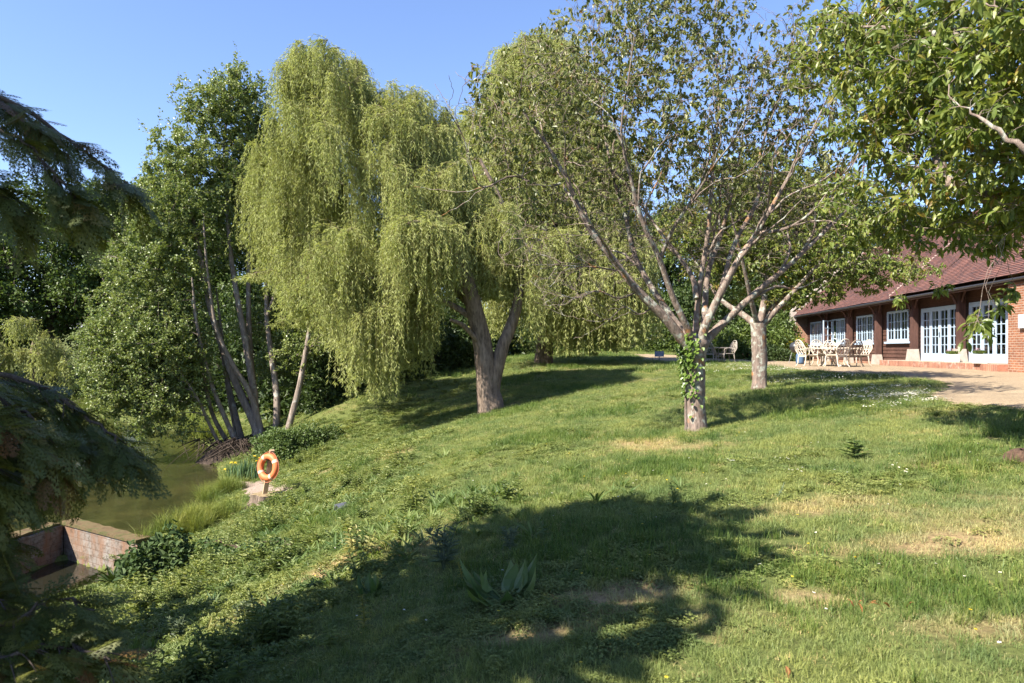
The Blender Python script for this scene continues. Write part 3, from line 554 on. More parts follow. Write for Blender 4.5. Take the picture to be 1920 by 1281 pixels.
alder(ab(485, 822), [([(490, 826), (470, 780), (430, 690), (400, 600), (383, 520), (368, 440), (350, 340), (330, 260)], 30, 30.5, .20), ([(482, 822), (476, 740), (462, 650), (445, 560), (432, 470), (425, 380), (420, 280), (430, 190)], 30, 31.5, .18),
     ([(492, 815), (470, 740), (440, 690), (415, 640), (402, 600), (388, 500), (382, 420)], 30, 29, .13), ([(480, 815), (474, 730), (468, 640), (466, 540), (470, 420), (478, 300), (480, 180)], 30.3, 32, .17)],
      [(400, 210, 30.5, 1.6, 2.0, 1.4), (450, 180, 31, 1.5, 2.0, 1.2), (350, 300, 30.5, 1.8, 2.2, 1.4), (320, 400, 30, 2.4, 2.4, 1.5), (440, 330, 31.5, 1.6, 2.2, 2.0), (290, 500, 29.5, 2.2, 2.2, 1.4), (260, 590, 29.0, 2.0, 2.0, 1.3), (330, 560, 30.5, 1.8, 2, 1.6, .7), (480, 250, 32, 1.2, 1.8, 1.5), (400, 450, 31.5, 1.6, 2, 1.5, .6)],
      170, 5200, 15, 'tall multi stemmed alder leaning over the pond from its muddy root plate')
alder(ab(440, 838), [([(450, 842), (425, 790), (400, 730), (380, 660), (368, 600), (360, 520)], 29.4, 28.6, .12), ([(430, 835), (400, 780), (385, 720), (372, 640), (360, 560)], 30, 29.4, .10), ([(415, 840), (390, 790), (372, 750), (340, 700)], 29.2, 28, .08), ([(455, 830), (440, 770), (425, 700), (415, 620), (405, 540)], 30.5, 31, .14), ([(446, 838), (432, 760), (420, 690), (408, 600)], 30.8, 31.6, .09)],
      [(250, 680, 28.6, 1.9, 1.9, 1.2), (300, 640, 28.6, 1.8, 2, 1.2), (230, 740, 28.4, 1.2, 1.6, .9), (300, 740, 28.5, 1.5, 1.7, .9), (350, 690, 29, 1.2, 1.8, 1.2, .7), (210, 640, 29, 1.0, 1.6, 1.1), (340, 800, 28.6, 1.0, 1.2, .5, .5), (275, 800, 28.2, .9, 1.2, .4, .8), (200, 700, 28.5, .9, 1.4, 1.0, .8), (260, 850, 28, .7, 1, .25, .5)],
      150, 5200, 14, 'thicket of slim alder stems with low boughs trailing to the pond', .075, .065)
alder(ab(518, 802), [([(518, 806), (519, 740), (508, 660), (500, 590), (502, 500), (510, 400), (500, 260)], 30.5, 32, .16), ([(502, 590), (520, 540), (545, 500)], 31, 30.6, .07)],
      [(520, 420, 33, 2.0, 2.2, 2.6), (560, 560, 34, 2.0, 1.6, 1.8, .7), (500, 600, 32.5, 1.2, 1.4, 1.2, .5), (500, 300, 33, 1.4, 1.8, 1.8), (530, 680, 33, 1.4, 1.4, 1.2, .6)], 90, 3600, 18, 'upright reddish barked alder standing just behind the lifebuoy bank', dy=-3.6)
alder(ab(543, 802), [([(540, 806), (560, 730), (573, 660), (583, 600), (588, 550), (592, 470), (590, 380)], 30.2, 31, .14), ([(572, 660), (600, 630), (640, 600)], 30.6, 30.4, .04)],
      [(600, 420, 32.5, 1.8, 1.8, 2.0), (610, 560, 33, 1.6, 1.4, 1.4, .7), (570, 660, 32, 1.2, 1.4, .9, .6), (640, 650, 33, 1.2, 1.2, .8, .6)], 60, 2200, 16, 'pale alder trunk leaning right beneath the willow curtains', dy=-4.3)

# ---- trees further off
def bgtree(name, px, base_py, Y, top_py, wpx, leafm, lab, n=2600, k=16, L=.2, trunk_r=.3, shape=None, low=1, cat='tree', group=None, bark=None):
    X = (px - CX) / F * Y; z0 = h1(X, Y); zt = zpy(top_py, Y); hgt = zt - z0; w = wpx / F * Y / 2
    t = Tree(); B = np.array([X, Y, z0])
    t.limb(np.array([B - [0, 0, .3], B + [0, 0, hgt * .25], B + [w * .05, 0, hgt * .5], B + [0, 0, hgt * .85]]), trunk_r, .05, n=18, sides=8)
    for q in range(7):
        a = q * 2.4; hh = hgt * (.22 + .08 * q); e = B + [math.cos(a) * w * .7, math.sin(a) * w * .7, hh + hgt * .16]
        t.limb(np.array([B + [0, 0, hh], (B + [0, 0, hh]) * .5 + e * .5 + [0, 0, .3], e]), trunk_r * .45, .03, n=10, sides=6)
    bl = []
    for q in range(16):
        a = q * 2.39996; f = (q + .5) / 16; zz = .25 + .68 * f; rad = w * math.sin(min(math.pi * .97, math.pi * (0.18 + .78 * f))) ** .8 if shape != 'cone' else w * (1.05 - f)
        rr = w * (.30 + .16 * RNG.random()); c = B + [math.cos(a) * rad * .72, math.sin(a) * rad * .72, hgt * zz]
        bl.append((c, rr))
    cs = np.array([c for c, r in bl]); rs = np.array([r for c, r in bl])
    def smp(m, sh):
        kk = RNG.choice(len(bl), m, p=rs ** 2 / (rs ** 2).sum()); u = rand_unit(m); return cs[kk] + u * (RNG.random(m) ** (1 / sh))[:, None] * rs[kk][:, None] * [1, 1, .72]
    t.attach(smp(90, 2), 6, .02, .012, .012, 5, .05); t.attach(smp(300, 2), 5, .01, .01, .008, 4, .05, batch=100)
    tw = t.attach(np.vstack([smp(n, 3), (B if low else cs[0]) + np.stack([RNG.standard_normal(n // 5) * w * .5, RNG.standard_normal(n // 5) * w * .5, hgt * (.05 + .3 * RNG.random(n // 5))], -1)]), 3, .005, .006, .004, 3, .05, keep=False)
    t.leaf_on(tw, k, L, L * .8, 'q', droop=.15, spread=1.0, up=.7, t0=.0, off=L * 1.1, sw=.6)
    return t.finish(name, B, lab, cat, bark or BARK_DK, leafm, group)
bgtree('oak_tree', 95, 760, 55, 350, 330, LEAF_OK, 'broad dark oak beyond the pond at the far left, sky showing through', 2400, 16, .22, .45, low=0, group='oaks beyond the pond')
bgtree('oak_tree', -90, 760, 52, 380, 330, LEAF_OK, 'oak half out of frame at the far left edge beyond the pond', 2000, 15, .24, .45, group='oaks beyond the pond')
bgtree('oak_tree', 330, 740, 58, 330, 260, LEAF_OK, 'oak hidden behind the tall alder stems', 2400, 18, .24, .4, group='oaks beyond the pond')
bgtree('oak_tree', 480, 720, 56, 300, 240, LEAF_OK, 'oak behind the gap between alders and willow', 2400, 18, .24, .4, group='oaks beyond the pond')
bgtree('oak_tree', 215, 740, 60, 335, 230, LEAF_OK, 'oak rising behind the alders left of their crowns', 2400, 16, .22, .4, group='oaks beyond the pond')
# ------------------------------------------------------------------ hedges, bushes and the trees behind the building
def bush(name, c, r, n, L, leafm, lab, cat='bush', box=False, group=None, W=None, up=.6, stems=True):
    """leaves through the outer shell of a lumpy mound standing on the ground"""
    c = np.asarray(c, float); r = np.asarray(r, float); mbb = MB()
    if box:
        f = RNG.random((n, 3)) * 2 - 1; ax = RNG.choice(3, n, p=[.28, .28, .44]); sg = np.where(RNG.random(n) < .5, -1, 1); sg = np.where(ax == 2, 1, sg)
        f[np.arange(n), ax] = sg; dep = RNG.random(n) ** 2 * .25; lump = .07 * np.sin(f[:, 0] * r[0] * 2.1 + f[:, 2] * 2) + .05 * np.sin(f[:, 1] * 5 + f[:, 0] * r[0] * 3.3)
        nrmv = np.zeros((n, 3)); nrmv[np.arange(n), ax] = sg
        p = c + f * r - nrmv * (dep - lump)[:, None] * .6
    else:
        u = rand_unit(n); u[:, 2] = np.abs(u[:, 2]) - .12
        lump = 1 + .24 * np.sin(u[:, 0] * 5 + c[0]) * np.sin(u[:, 1] * 4.3 + 1) + .10 * np.sin(u[:, 2] * 9 + u[:, 0] * 7 + c[1]) + .06 * RNG.standard_normal(n)
        p = c + u * r * (lump * (1 - .45 * RNG.random(n) ** 1.8))[:, None]; nrmv = u
    d = nrmv * .7 + rand_unit(n) * .9; d[:, 2] += .1; nn = rand_unit(n) * .7 + nrmv * .5; nn[:, 2] += up
    sc = .65 + .7 * RNG.random(n); cl = .5 + .5 * np.sin(p[:, 0] * 3.1 + p[:, 2] * 2.3) * np.sin(p[:, 1] * 2.7 + p[:, 2] * 3.7)
    leaves(mbb, p, d, nn, L * sc, (W or L * .6) * sc, 'h', .45 * cl + .55 * RNG.random(n))
    base = np.array([c[0], c[1], h1(c[0], c[1])]); ro = empty(name, base, lab, cat, group)
    mbb.build('foliage', leafm, ro)
    if stems:
        sm = MB(); k = 9; a = RNG.random(k) * 6.28; e = c + np.stack([np.cos(a) * r[0] * .6, np.sin(a) * r[1] * .6, r[2] * (.2 + .4 * RNG.random(k))], -1); s0 = base + np.stack([np.cos(a) * r[0] * .1, np.sin(a) * r[1] * .1, -.1 + 0 * a], -1)
        u = np.linspace(0, 1, 5)[None, :, None]; tubes(sm, s0[:, None] * (1 - u) + e[:, None] * u, np.broadcast_to(np.linspace(.04, .012, 5)[None] * max(.4, r[2] * .6), (k, 5)), 5); sm.build('stem', BARK_DK, ro, smooth=True)
    return ro
def bpx(px, Y, py_top, wpx, depth):
    X = (px - CX) / F * Y; z0 = h1(X, Y); zt = zpy(py_top, Y); return (X, Y, z0), (wpx / F * Y / 2, depth, max(.3, zt - z0))
def bushpx(name, px, Y, top, wpx, depth, n, L, leafm, lab, box=False, **k):
    c, r = bpx(px, Y, top, wpx, depth)
    if box: c = (c[0], c[1], c[2] + r[2] / 2); r = (r[0], r[1], r[2] / 2)
    return bush(name, c, r, n, L, leafm, lab, box=box, **k)
# clipped hedge behind the lawn and the laurels beside the building
bushpx('hedge', 1150, 50, 612, 330, 1.2, 15000, .16, LEAF_HG, 'clipped green hedge closing the far side of the lawn behind the blue sign', box=True, cat='hedge')
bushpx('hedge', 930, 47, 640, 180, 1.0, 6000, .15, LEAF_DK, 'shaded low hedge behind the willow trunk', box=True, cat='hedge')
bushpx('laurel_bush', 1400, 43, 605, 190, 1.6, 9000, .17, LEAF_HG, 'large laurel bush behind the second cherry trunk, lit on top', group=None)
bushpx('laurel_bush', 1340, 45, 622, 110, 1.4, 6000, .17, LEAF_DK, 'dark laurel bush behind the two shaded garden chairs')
bushpx('yew_bush', 1460, 44.5, 585, 90, 1.3, 6000, .14, LEAF_HG, 'rounded green bush at the far corner of the timber building')
bushpx('golden_bush', 1488, 42.5, 628, 46, .6, 2200, .10, leaf_mat('gold_leaf', [(0, (.22, .20, .02)), (1, (.48, .40, .04))], .3), 'small yellow leaved bush at the building corner')
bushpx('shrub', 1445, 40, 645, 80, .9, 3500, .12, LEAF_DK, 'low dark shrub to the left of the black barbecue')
# dark growth beyond the bank, under and behind the willow
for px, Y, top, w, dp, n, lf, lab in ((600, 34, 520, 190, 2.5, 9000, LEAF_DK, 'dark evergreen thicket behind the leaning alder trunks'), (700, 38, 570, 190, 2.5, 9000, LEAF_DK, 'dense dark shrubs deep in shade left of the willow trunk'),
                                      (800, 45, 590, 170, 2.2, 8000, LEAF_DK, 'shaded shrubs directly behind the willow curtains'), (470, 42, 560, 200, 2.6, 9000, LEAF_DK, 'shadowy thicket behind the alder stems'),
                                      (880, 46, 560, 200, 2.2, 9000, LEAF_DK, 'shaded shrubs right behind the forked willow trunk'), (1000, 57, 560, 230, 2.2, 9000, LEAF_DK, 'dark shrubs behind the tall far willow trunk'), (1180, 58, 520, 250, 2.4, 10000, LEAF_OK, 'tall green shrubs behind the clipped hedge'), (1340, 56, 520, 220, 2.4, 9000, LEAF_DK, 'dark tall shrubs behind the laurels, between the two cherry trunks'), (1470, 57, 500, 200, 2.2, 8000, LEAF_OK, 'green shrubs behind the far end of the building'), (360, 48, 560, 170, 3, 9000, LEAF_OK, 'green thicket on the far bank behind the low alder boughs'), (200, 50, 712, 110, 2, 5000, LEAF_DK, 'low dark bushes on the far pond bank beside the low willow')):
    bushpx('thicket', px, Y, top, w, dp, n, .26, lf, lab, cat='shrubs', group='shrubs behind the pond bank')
# the shaded edge of the lawn under the willow
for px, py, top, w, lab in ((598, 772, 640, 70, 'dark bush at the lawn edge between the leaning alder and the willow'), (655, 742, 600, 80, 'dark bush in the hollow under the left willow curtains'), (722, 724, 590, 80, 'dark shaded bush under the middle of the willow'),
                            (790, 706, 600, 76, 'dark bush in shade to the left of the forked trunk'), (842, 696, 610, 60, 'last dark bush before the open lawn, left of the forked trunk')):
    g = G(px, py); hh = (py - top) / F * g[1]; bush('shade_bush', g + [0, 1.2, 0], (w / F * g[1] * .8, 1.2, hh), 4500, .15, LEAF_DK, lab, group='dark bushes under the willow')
# trees behind the hedge and the building
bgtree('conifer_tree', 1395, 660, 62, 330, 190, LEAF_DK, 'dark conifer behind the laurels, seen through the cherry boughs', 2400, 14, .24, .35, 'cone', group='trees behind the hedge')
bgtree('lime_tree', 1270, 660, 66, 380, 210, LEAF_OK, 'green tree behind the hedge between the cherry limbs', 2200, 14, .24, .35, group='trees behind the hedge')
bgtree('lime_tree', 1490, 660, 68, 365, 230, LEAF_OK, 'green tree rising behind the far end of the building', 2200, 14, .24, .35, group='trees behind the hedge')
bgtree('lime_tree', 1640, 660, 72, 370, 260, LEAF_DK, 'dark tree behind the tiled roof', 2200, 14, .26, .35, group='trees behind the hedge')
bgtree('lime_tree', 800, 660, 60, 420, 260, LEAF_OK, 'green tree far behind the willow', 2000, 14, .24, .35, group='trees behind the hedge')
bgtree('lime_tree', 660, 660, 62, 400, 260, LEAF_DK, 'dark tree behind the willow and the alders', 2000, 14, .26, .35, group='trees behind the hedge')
bgtree('lime_tree', 1080, 660, 64, 400, 240, LEAF_OK, 'green tree behind the tall far willow', 2000, 14, .24, .35, group='trees behind the hedge')
# distant hedge line along the field
for i, px in enumerate((60, 110, 160, 205, 250)):
    bushpx('field_hedge', px, 165 + i * 3, 624 - (i % 2) * 3, 62, 3, 2200, .7, LEAF_OK, ['hedgerow clump on the far field, furthest left', 'hedgerow clump second from the left on the far field', 'hedgerow clump above the bright strip of far field', 'hedgerow clump at the right of the bright far field', 'hedgerow clump hidden behind alder leaves on the far field'][i], cat='hedge', group='hedgerow on the far field', stems=False)
# bushes on the near bank
bu = G(540, 858); bush('bank_bush', bu + [0, .3, .05], (1.15, .9, .95), 7000, .085, leaf_mat('bramble_leaf', [(0, (.04, .075, .02)), (1, (.12, .17, .05))], .3), 'dense green bush on the bank behind the lifebuoy')
bu = G(590, 838); bush('bank_bush', bu + [0, .6, 0], (1.0, .9, .55), 4000, .085, leaf_mat('nettle_leaf', [(0, (.03, .06, .015)), (1, (.09, .13, .035))], .3), 'low shaded bush on the bank right of the lifebuoy')
GB = G(305, 1085)[:2]; zb = h1(*GB)
bush('evergreen_bush', np.array([GB[0], GB[1], zb + .05]), (.62, .55, .68), 1800, .10, leaf_mat('glossy_leaf', [(0, (.022, .045, .014)), (.6, (.05, .085, .028)), (1, (.10, .14, .06))], .25, .7, .15), 'dark glossy evergreen bush at the end of the old brick wall', W=.065)
# root plate and mud under the alders
mb = MB(); c0 = G(450, 846); n = 260
a = RNG.random(n) * 6.28; L = .4 + 1.0 * RNG.random(n); s0 = c0 + np.stack([RNG.standard_normal(n) * .7, RNG.standard_normal(n) * .5, .25 + .25 * RNG.random(n)], -1)
e = s0 + np.stack([np.cos(a) * L, np.sin(a) * L * .7 - .2, -.35 - .35 * RNG.random(n)], -1); mid = (s0 + e) / 2 + np.stack([RNG.standard_normal(n) * .12, RNG.standard_normal(n) * .12, .12 * RNG.random(n)], -1)
u = np.linspace(0, 1, 7)[None, :, None]; tubes(mb, (1-u)**2 * s0[:, None] + 2*u*(1-u) * mid[:, None] + u*u * e[:, None], np.broadcast_to(np.linspace(.022, .006, 7)[None], (n, 7)) * (.4 + 1.3 * RNG.random((n, 1)) ** 2), 5)
V, Q = grid_mesh(np.linspace(-1.5, 1.5, 24), np.linspace(-1, 1, 18), lambda x, y: .55 * np.clip(1 - (x / 1.5) ** 2 - (y / 1.0) ** 2, -.4, 1) + .05 * np.sin(x * 9 + y * 5))
mb.add(V + c0 + [0, .2, -.25], Q); o = mb.build('root_plate', flat_mat('mud_root', (.055, .042, .034), .95, .1, .5, 14, bump=.8), smooth=True, loc=c0); tag(o, 'tangled dark root plate at the water under the alder stems', 'roots')
# ------------------------------------------------------------------ the timber building (local frame: x along the front, y outwards to the lawn, z up from the terrace)
TZ = .92
BO = (13.2 + .1275 * 23, 23.0, TZ); BR = math.atan2(.992, .1265)
bld = empty('timber_building', BO, 'long brown weatherboarded single storey building with red tiled roof and pale blue windows', 'building', rz=BR)
def LP(x, y, z):
    c, s = math.cos(BR), math.sin(BR); return np.array([BO[0] + c * x - s * y, BO[1] + s * x + c * y, BO[2] + z])
def obj_brick(name, w, h, mort, c1, c2, cm, vec, off=.5, msz=.012, rough=.85, bias=0.0, extra=None):
    m, nt, out = newmat(name); v = vec(nt)
    b = N_(nt, 'ShaderNodeTexBrick'); b.offset = off; b.inputs['Scale'].default_value = 1; b.inputs['Brick Width'].default_value = w; b.inputs['Row Height'].default_value = h
    b.inputs['Mortar Size'].default_value = msz; b.inputs['Mortar Smooth'].default_value = .2; b.inputs['Bias'].default_value = bias
    b.inputs['Color1'].default_value = (*c1, 1); b.inputs['Color2'].default_value = (*c2, 1); b.inputs['Mortar'].default_value = (*cm, 1)
    nt.links.new(v, b.inputs['Vector']); n = noise_(nt, geo_pos(nt), 2.2, 6, .7); n2 = noise_(nt, geo_pos(nt), 25, 4, .7)
    col = mixc(nt, 1, b.outputs['Color'], ramp(nt, n, [(.3, (.68, .66, .66)), (.7, (1.2, 1.18, 1.16))]), 'MULTIPLY')
    col = mixc(nt, 1, col, ramp(nt, n2, [(.3, (.8, .8, .8)), (.7, (1.15, 1.15, 1.15))]), 'MULTIPLY')
    if extra:
        nn = noise_(nt, geo_pos(nt), 3.2, 5, .7); col = mixc(nt, ramp(nt, nn, [(.55, (0, 0, 0)), (.68, (.75, .75, .75))]), col, extra)
    princ(nt, out, col, rough, .2, bump_(nt, math_(nt, 'SUBTRACT', 1.0, b.outputs['Fac']), .6, .01)); return m
def xz(nt, sx=1.0, sz=1.0, axis='x'):
    sp = N_(nt, 'ShaderNodeSeparateXYZ'); nt.links.new(obj_co(nt), sp.inputs[0]); cb = N_(nt, 'ShaderNodeCombineXYZ')
    if axis == 'xy':
        nt.links.new(math_(nt, 'ADD', sp.outputs[0], sp.outputs[1]), cb.inputs[0])
    else: nt.links.new(sp.outputs[0 if axis == 'x' else 1], cb.inputs[0])
    nt.links.new(math_(nt, 'MULTIPLY', sp.outputs[2], sz), cb.inputs[1]); return cb.outputs[0]
BRICK = obj_brick('red_brick', .225, .075, .01, (.30, .13, .07), (.21, .09, .055), (.34, .26, .20), lambda nt: xz(nt, axis='xy'))
PIT = math.radians(42); SP = math.sin(PIT)
TILE = obj_brick('roof_tile', .17, .10, .01, (.165, .079, .064), (.09, .056, .055), (.038, .026, .028), lambda nt: xz(nt, sz=1 / SP), msz=.005, bias=-.1)
TILE2 = obj_brick('roof_tile_lit_red', .17, .10, .01, (.20, .098, .075), (.15, .078, .064), (.09, .05, .045), lambda nt: xz(nt, sz=1 / SP, axis='y'), msz=.005)  # brighter copy of the roof tile, the wing's sunlit look put into its colour
WOODM = None
def wood_mat(name, a, b, sc=(2, 2, 14)):
    m, nt, out = newmat(name); v = mapping(nt, geo_pos(nt), sc); n = noise_(nt, v, 2.5, 6, .65); n2 = noise_(nt, geo_pos(nt), 1.2, 4)
    col = ramp(nt, n, [(.3, a), (.72, b)]); col = mixc(nt, 1, col, ramp(nt, n2, [(.3, (.75, .75, .75)), (.7, (1.2, 1.2, 1.2))]), 'MULTIPLY')
    princ(nt, out, col, .75, .25, bump_(nt, n, .4, .008)); return m
BOARD = wood_mat('brown_weatherboard', (.05, .026, .02), (.115, .058, .042)); POST = wood_mat('brown_post', (.05, .026, .022), (.105, .054, .042), (10, 10, 1.5))
BLUE = flat_mat('pale_blue_paint', (.36, .46, .57), .4, .4, .05, 4); STONE = flat_mat('pale_stone', (.34, .295, .255), .9, .15, .16, 9, bump=.5)
CURT = flat_mat('white_curtain', (.62, .62, .60), .9, .1, .06, 3); DARKIN = flat_mat('dark_interior', (.03, .025, .022), .9, .1, .2, 2)
WHITE = flat_mat('white_paint', (.52, .52, .50), .45, .4, .04, 5); METAL = flat_mat('dark_metal', (.03, .03, .035), .4, .5, .2, 8)
m, nt, out = newmat('window_glass'); tr = N_(nt, 'ShaderNodeBsdfTransparent'); gl = N_(nt, 'ShaderNodeBsdfGlossy'); gl.inputs['Roughness'].default_value = .02; fr = N_(nt, 'ShaderNodeFresnel'); fr.inputs[0].default_value = 1.5
mx = N_(nt, 'ShaderNodeMixShader'); nt.links.new(fr.outputs[0], mx.inputs[0]); tr.inputs[0].default_value = (.8, .82, .82, 1); nt.links.new(tr.outputs[0], mx.inputs[1]); nt.links.new(gl.outputs[0], mx.inputs[2]); nt.links.new(mx.outputs[0], out.inputs['Surface']); GLASS = m
END = 22.9; WT = 3.35
doors = [(.02, 2.48, .28, 2.36, 3), (3.2, 6.34, .28, 2.36, 4)]
wins = [(7.63, 9.9, 1.05, 2.42), (11.7, 13.9, 1.03, 2.40), (15.75, 17.86, 1.01, 2.40), (19.9, 22.1, .99, 2.40)]
ops = [d[:4] for d in doors] + wins
wb = MB()
def clad(s0, s1, z0, z1):
    bh = .17; k0 = int(math.floor(z0 / bh)); k1 = int(math.ceil(z1 / bh))
    for k in range(k0, k1):
        a, b = max(z0, k * bh), min(z1, (k + 1) * bh)
        if b - a < .005: continue
        oa = .042 - .03 * (a - k * bh) / bh; ob = .042 - .03 * (b - k * bh) / bh
        j = RNG.random()
        wb.add([(s0, oa, a), (s1, oa, a), (s1, ob, b), (s0, ob, b)], [(1, 0, 3, 2)]); wb.add([(s0, .0, a), (s1, .0, a), (s1, oa, a), (s0, oa, a)], [(0, 1, 2, 3)])
cuts = sorted({-1.3, 0.0, END} | {o[0] for o in ops} | {o[1] for o in ops})
for a, b in zip(cuts[:-1], cuts[1:]):
    mid = (a + b) / 2; op = [o for o in ops if o[0] <= mid <= o[1]]
    if op: clad(a, b, .12, op[0][2]); clad(a, b, op[0][3], WT)
    else: clad(a, b, .12, WT)
wb.build('wall_cladding', BOARD, bld, local=True)
b = MB(); b.box(0, END, -.02, .05, -.3, .12); b.box(END, END + .32, -.3, .74, -.3, 3.25); b.build('brick_end_wall', BRICK, bld, local=True)
b = MB(); b.box(-9, -1.3, -.3, .76, -.4, 2.95); b.build('brick_wall', BRICK, bld, local=True)
# inside: dark room
b = MB(); b.add([(-.2, -2.2, -.1), (END, -2.2, -.1), (END, -2.2, 3.3), (-.2, -2.2, 3.3)], [(0, 1, 2, 3)]); b.add([(-.2, -2.2, .1), (END, -2.2, .1), (END, -.03, .1), (-.2, -.03, .1)], [(0, 1, 2, 3)])
b.build('interior', DARKIN, bld, local=True)
def frame_grid(mb, s0, s1, z0, z1, o0, o1, fw, cols, rows, bw=.022):
    """a casement or door leaf: stiles, rails and glazing bars butted end to end"""
    fw2 = fw if isinstance(fw, tuple) else (fw, fw, fw)
    l, bot, top = fw2
    mb.box(s0, s0 + l, o0, o1, z0, z1); mb.box(s1 - l, s1, o0, o1, z0, z1); mb.box(s0 + l, s1 - l, o0, o1, z0, z0 + bot); mb.box(s0 + l, s1 - l, o0, o1, z1 - top, z1)
    a, c, d, e = s0 + l, s1 - l, z0 + bot, z1 - top
    for k in range(1, cols):
        x = a + (c - a) * k / cols; mb.box(x - bw / 2, x + bw / 2, o0 + .008, o1 - .006, d, e)
    for k in range(1, rows):
        z = d + (e - d) * k / rows
        for q in range(cols):
            xa = a + (c - a) * q / cols + (bw / 2 if q else 0); xb = a + (c - a) * (q + 1) / cols - (bw / 2 if q < cols - 1 else 0); mb.box(xa, xb, o0 + .010, o1 - .008, z - bw / 2, z + bw / 2)
    return a, c, d, e
def pane(parent, a, c, d, e, o):
    g = MB(); g.add([(a, o, d), (c, o, d), (c, o, e), (a, o, e)], [(1, 0, 3, 2)]); return g.build('pane', GLASS, parent, local=True)
for wi, (s0, s1, z0, z1) in enumerate(wins):
    fb = MB(); f = .05; fb.box(s0, s0 + f, -.02, .075, z0, z1); fb.box(s1 - f, s1, -.02, .075, z0, z1); fb.box(s0 + f, s1 - f, -.02, .075, z0, z0 + f); fb.box(s0 + f, s1 - f, -.02, .075, z1 - f, z1)
    w3 = (s1 - s0 - 2 * f) / 3; lights = []
    for q in range(3):
        x0 = s0 + f + w3 * q + .004; x1 = x0 + w3 - .008
        if wi == 2 and q == 2: continue
        lights.append(frame_grid(fb, x0, x1, z0 + f + .002, z1 - f - .002, .0, .06, (.045, .06, .045), 2, 3))
    fo = fb.build('window', BLUE, bld, local=True)
    for l in lights: pane(fo, *l, .03)
    sb = MB(); sb.box(s0 - .12, s1 + .12, .04, .16, z0 - .09, z0 - .003); sb.build('sill', BLUE, fo, local=True)
    cb = MB()
    for a, c in (((s0, s0 + (s1 - s0) * .36), (s1 - (s1 - s0) * .34, s1)) if wi in (0, 1) else ((s0, s1),)):
        xs = np.linspace(a, c, 40); oo = -.2 + .025 * np.sin(xs * 42); V = np.concatenate([np.stack([xs, oo, 0 * xs + z0 - .1], -1), np.stack([xs, oo, 0 * xs + z1], -1)]); i = np.arange(39); cb.add(V, np.stack([i, i + 1, i + 41, i + 40], -1))
    cb.build('curtain', CURT, fo, local=True)
    if wi == 2:     # the open casement, hinged on its far side
        ob = MB(); L = frame_grid(ob, 0, w3 - .008, z0 + f, z1 - f, -.03, .03, (.045, .06, .045), 2, 3)
        oc = ob.build('open_casement', BLUE, fo, local=True); oc.location = (s1 - f, .06, 0); oc.rotation_euler = (0, 0, math.radians(118))
for di, (s0, s1, z0, z1, nl) in enumerate(doors):
    fb = MB(); f = .06; fb.box(s0, s0 + f, -.02, .08, z0, z1); fb.box(s1 - f, s1, -.02, .08, z0, z1); fb.box(s0 + f, s1 - f, -.02, .08, z1 - f, z1); fb.box(s0, s1, -.02, .085, z0 - .04, z0 - .002)
    fo = fb.build('french_door', BLUE, bld, local=True); w = (s1 - s0 - 2 * f) / nl
    for q in range(nl):
        lb = MB(); x0 = s0 + f + w * q + .004; x1 = x0 + w - .008; a = frame_grid(lb, x0, x1, z0 + .002, z1 - f - .003, .005, .06, (.10, .26, .10), 2, 5, .028)
        lo = lb.build('door_leaf', BLUE, fo, local=True); pane(fo, *a, .03)
    hx = s0 + f + w * (1 if nl == 3 else 2); hb = MB(); hb.box(hx - .05, hx - .02, .061, .075, z0 + .88, z0 + 1.1); tubes(hb, spl([(hx - .035, .08, z0 + 1.02), (hx - .035, .12, z0 + 1.02), (hx - .14, .12, z0 + 1.02)], 8), np.full(8, .011), 6); hb.build('handle', METAL, fo, local=True)
    cb = MB(); xs = np.linspace(s1 - w - .1, s1 - f, 30); oo = -.14 + .025 * np.sin(xs * 40); i = np.arange(29); cb.add(np.concatenate([np.stack([xs, oo, 0 * xs + z0], -1), np.stack([xs, oo, 0 * xs + z1], -1)]), np.stack([i, i + 1, i + 31, i + 30], -1)); cb.build('curtain', CURT, fo, local=True)
# posts on stone bases with curved braces
for k, s in enumerate((2.72, 6.6, 10.5, 14.4, 18.4)):
    pb = MB(); bz = .25 if k < 2 else 0.0
    pb.box(s - .11, s + .11, .12, .36, bz + .46, 2.96); po = pb.build('post', POST, bld, local=True)
    br = MB(); tubes(br, spl([(s, .40, 2.35), (s, .52, 2.62), (s, .74, 2.78)], 10), np.full(10, .05), 4)
    for sg in (-1, 1): tubes(br, spl([(s + sg * .13, .25, 2.4), (s + sg * .3, .25, 2.72), (s + sg * .62, .25, 2.93)], 10), np.full(10, .045), 4)
    br.build('brace', POST, po, local=True)
    sb = MB(); sb.box(s - .23, s + .23, .055, .52, bz - .25, bz + .46, taper=.07); sb.build('stone_base', STONE, po, local=True)
# wall plate, eaves, gutter
b = MB(); b.box(-.004, END, .12, .38, 2.97, 3.12); b.build('wall_plate', POST, bld, local=True)
b = MB(); b.box(-9, END + .1, .70, .80, 2.70, 2.84); b.build('fascia', POST, bld, local=True)
b = MB(); tubes(b, spl([(-9, .86, 2.80), (END + .2, .86, 2.80)], 30), np.full(30, .05), 8); b.build('gutter', METAL, bld, local=True, smooth=True)
b = MB(); b.add([(-9, .79, 2.845), (END + .1, .79, 2.845), (END + .1, -.1, 3.62), (-9, -.1, 3.62)], [(0, 1, 2, 3)]); b.build('soffit', POST, bld, local=True)
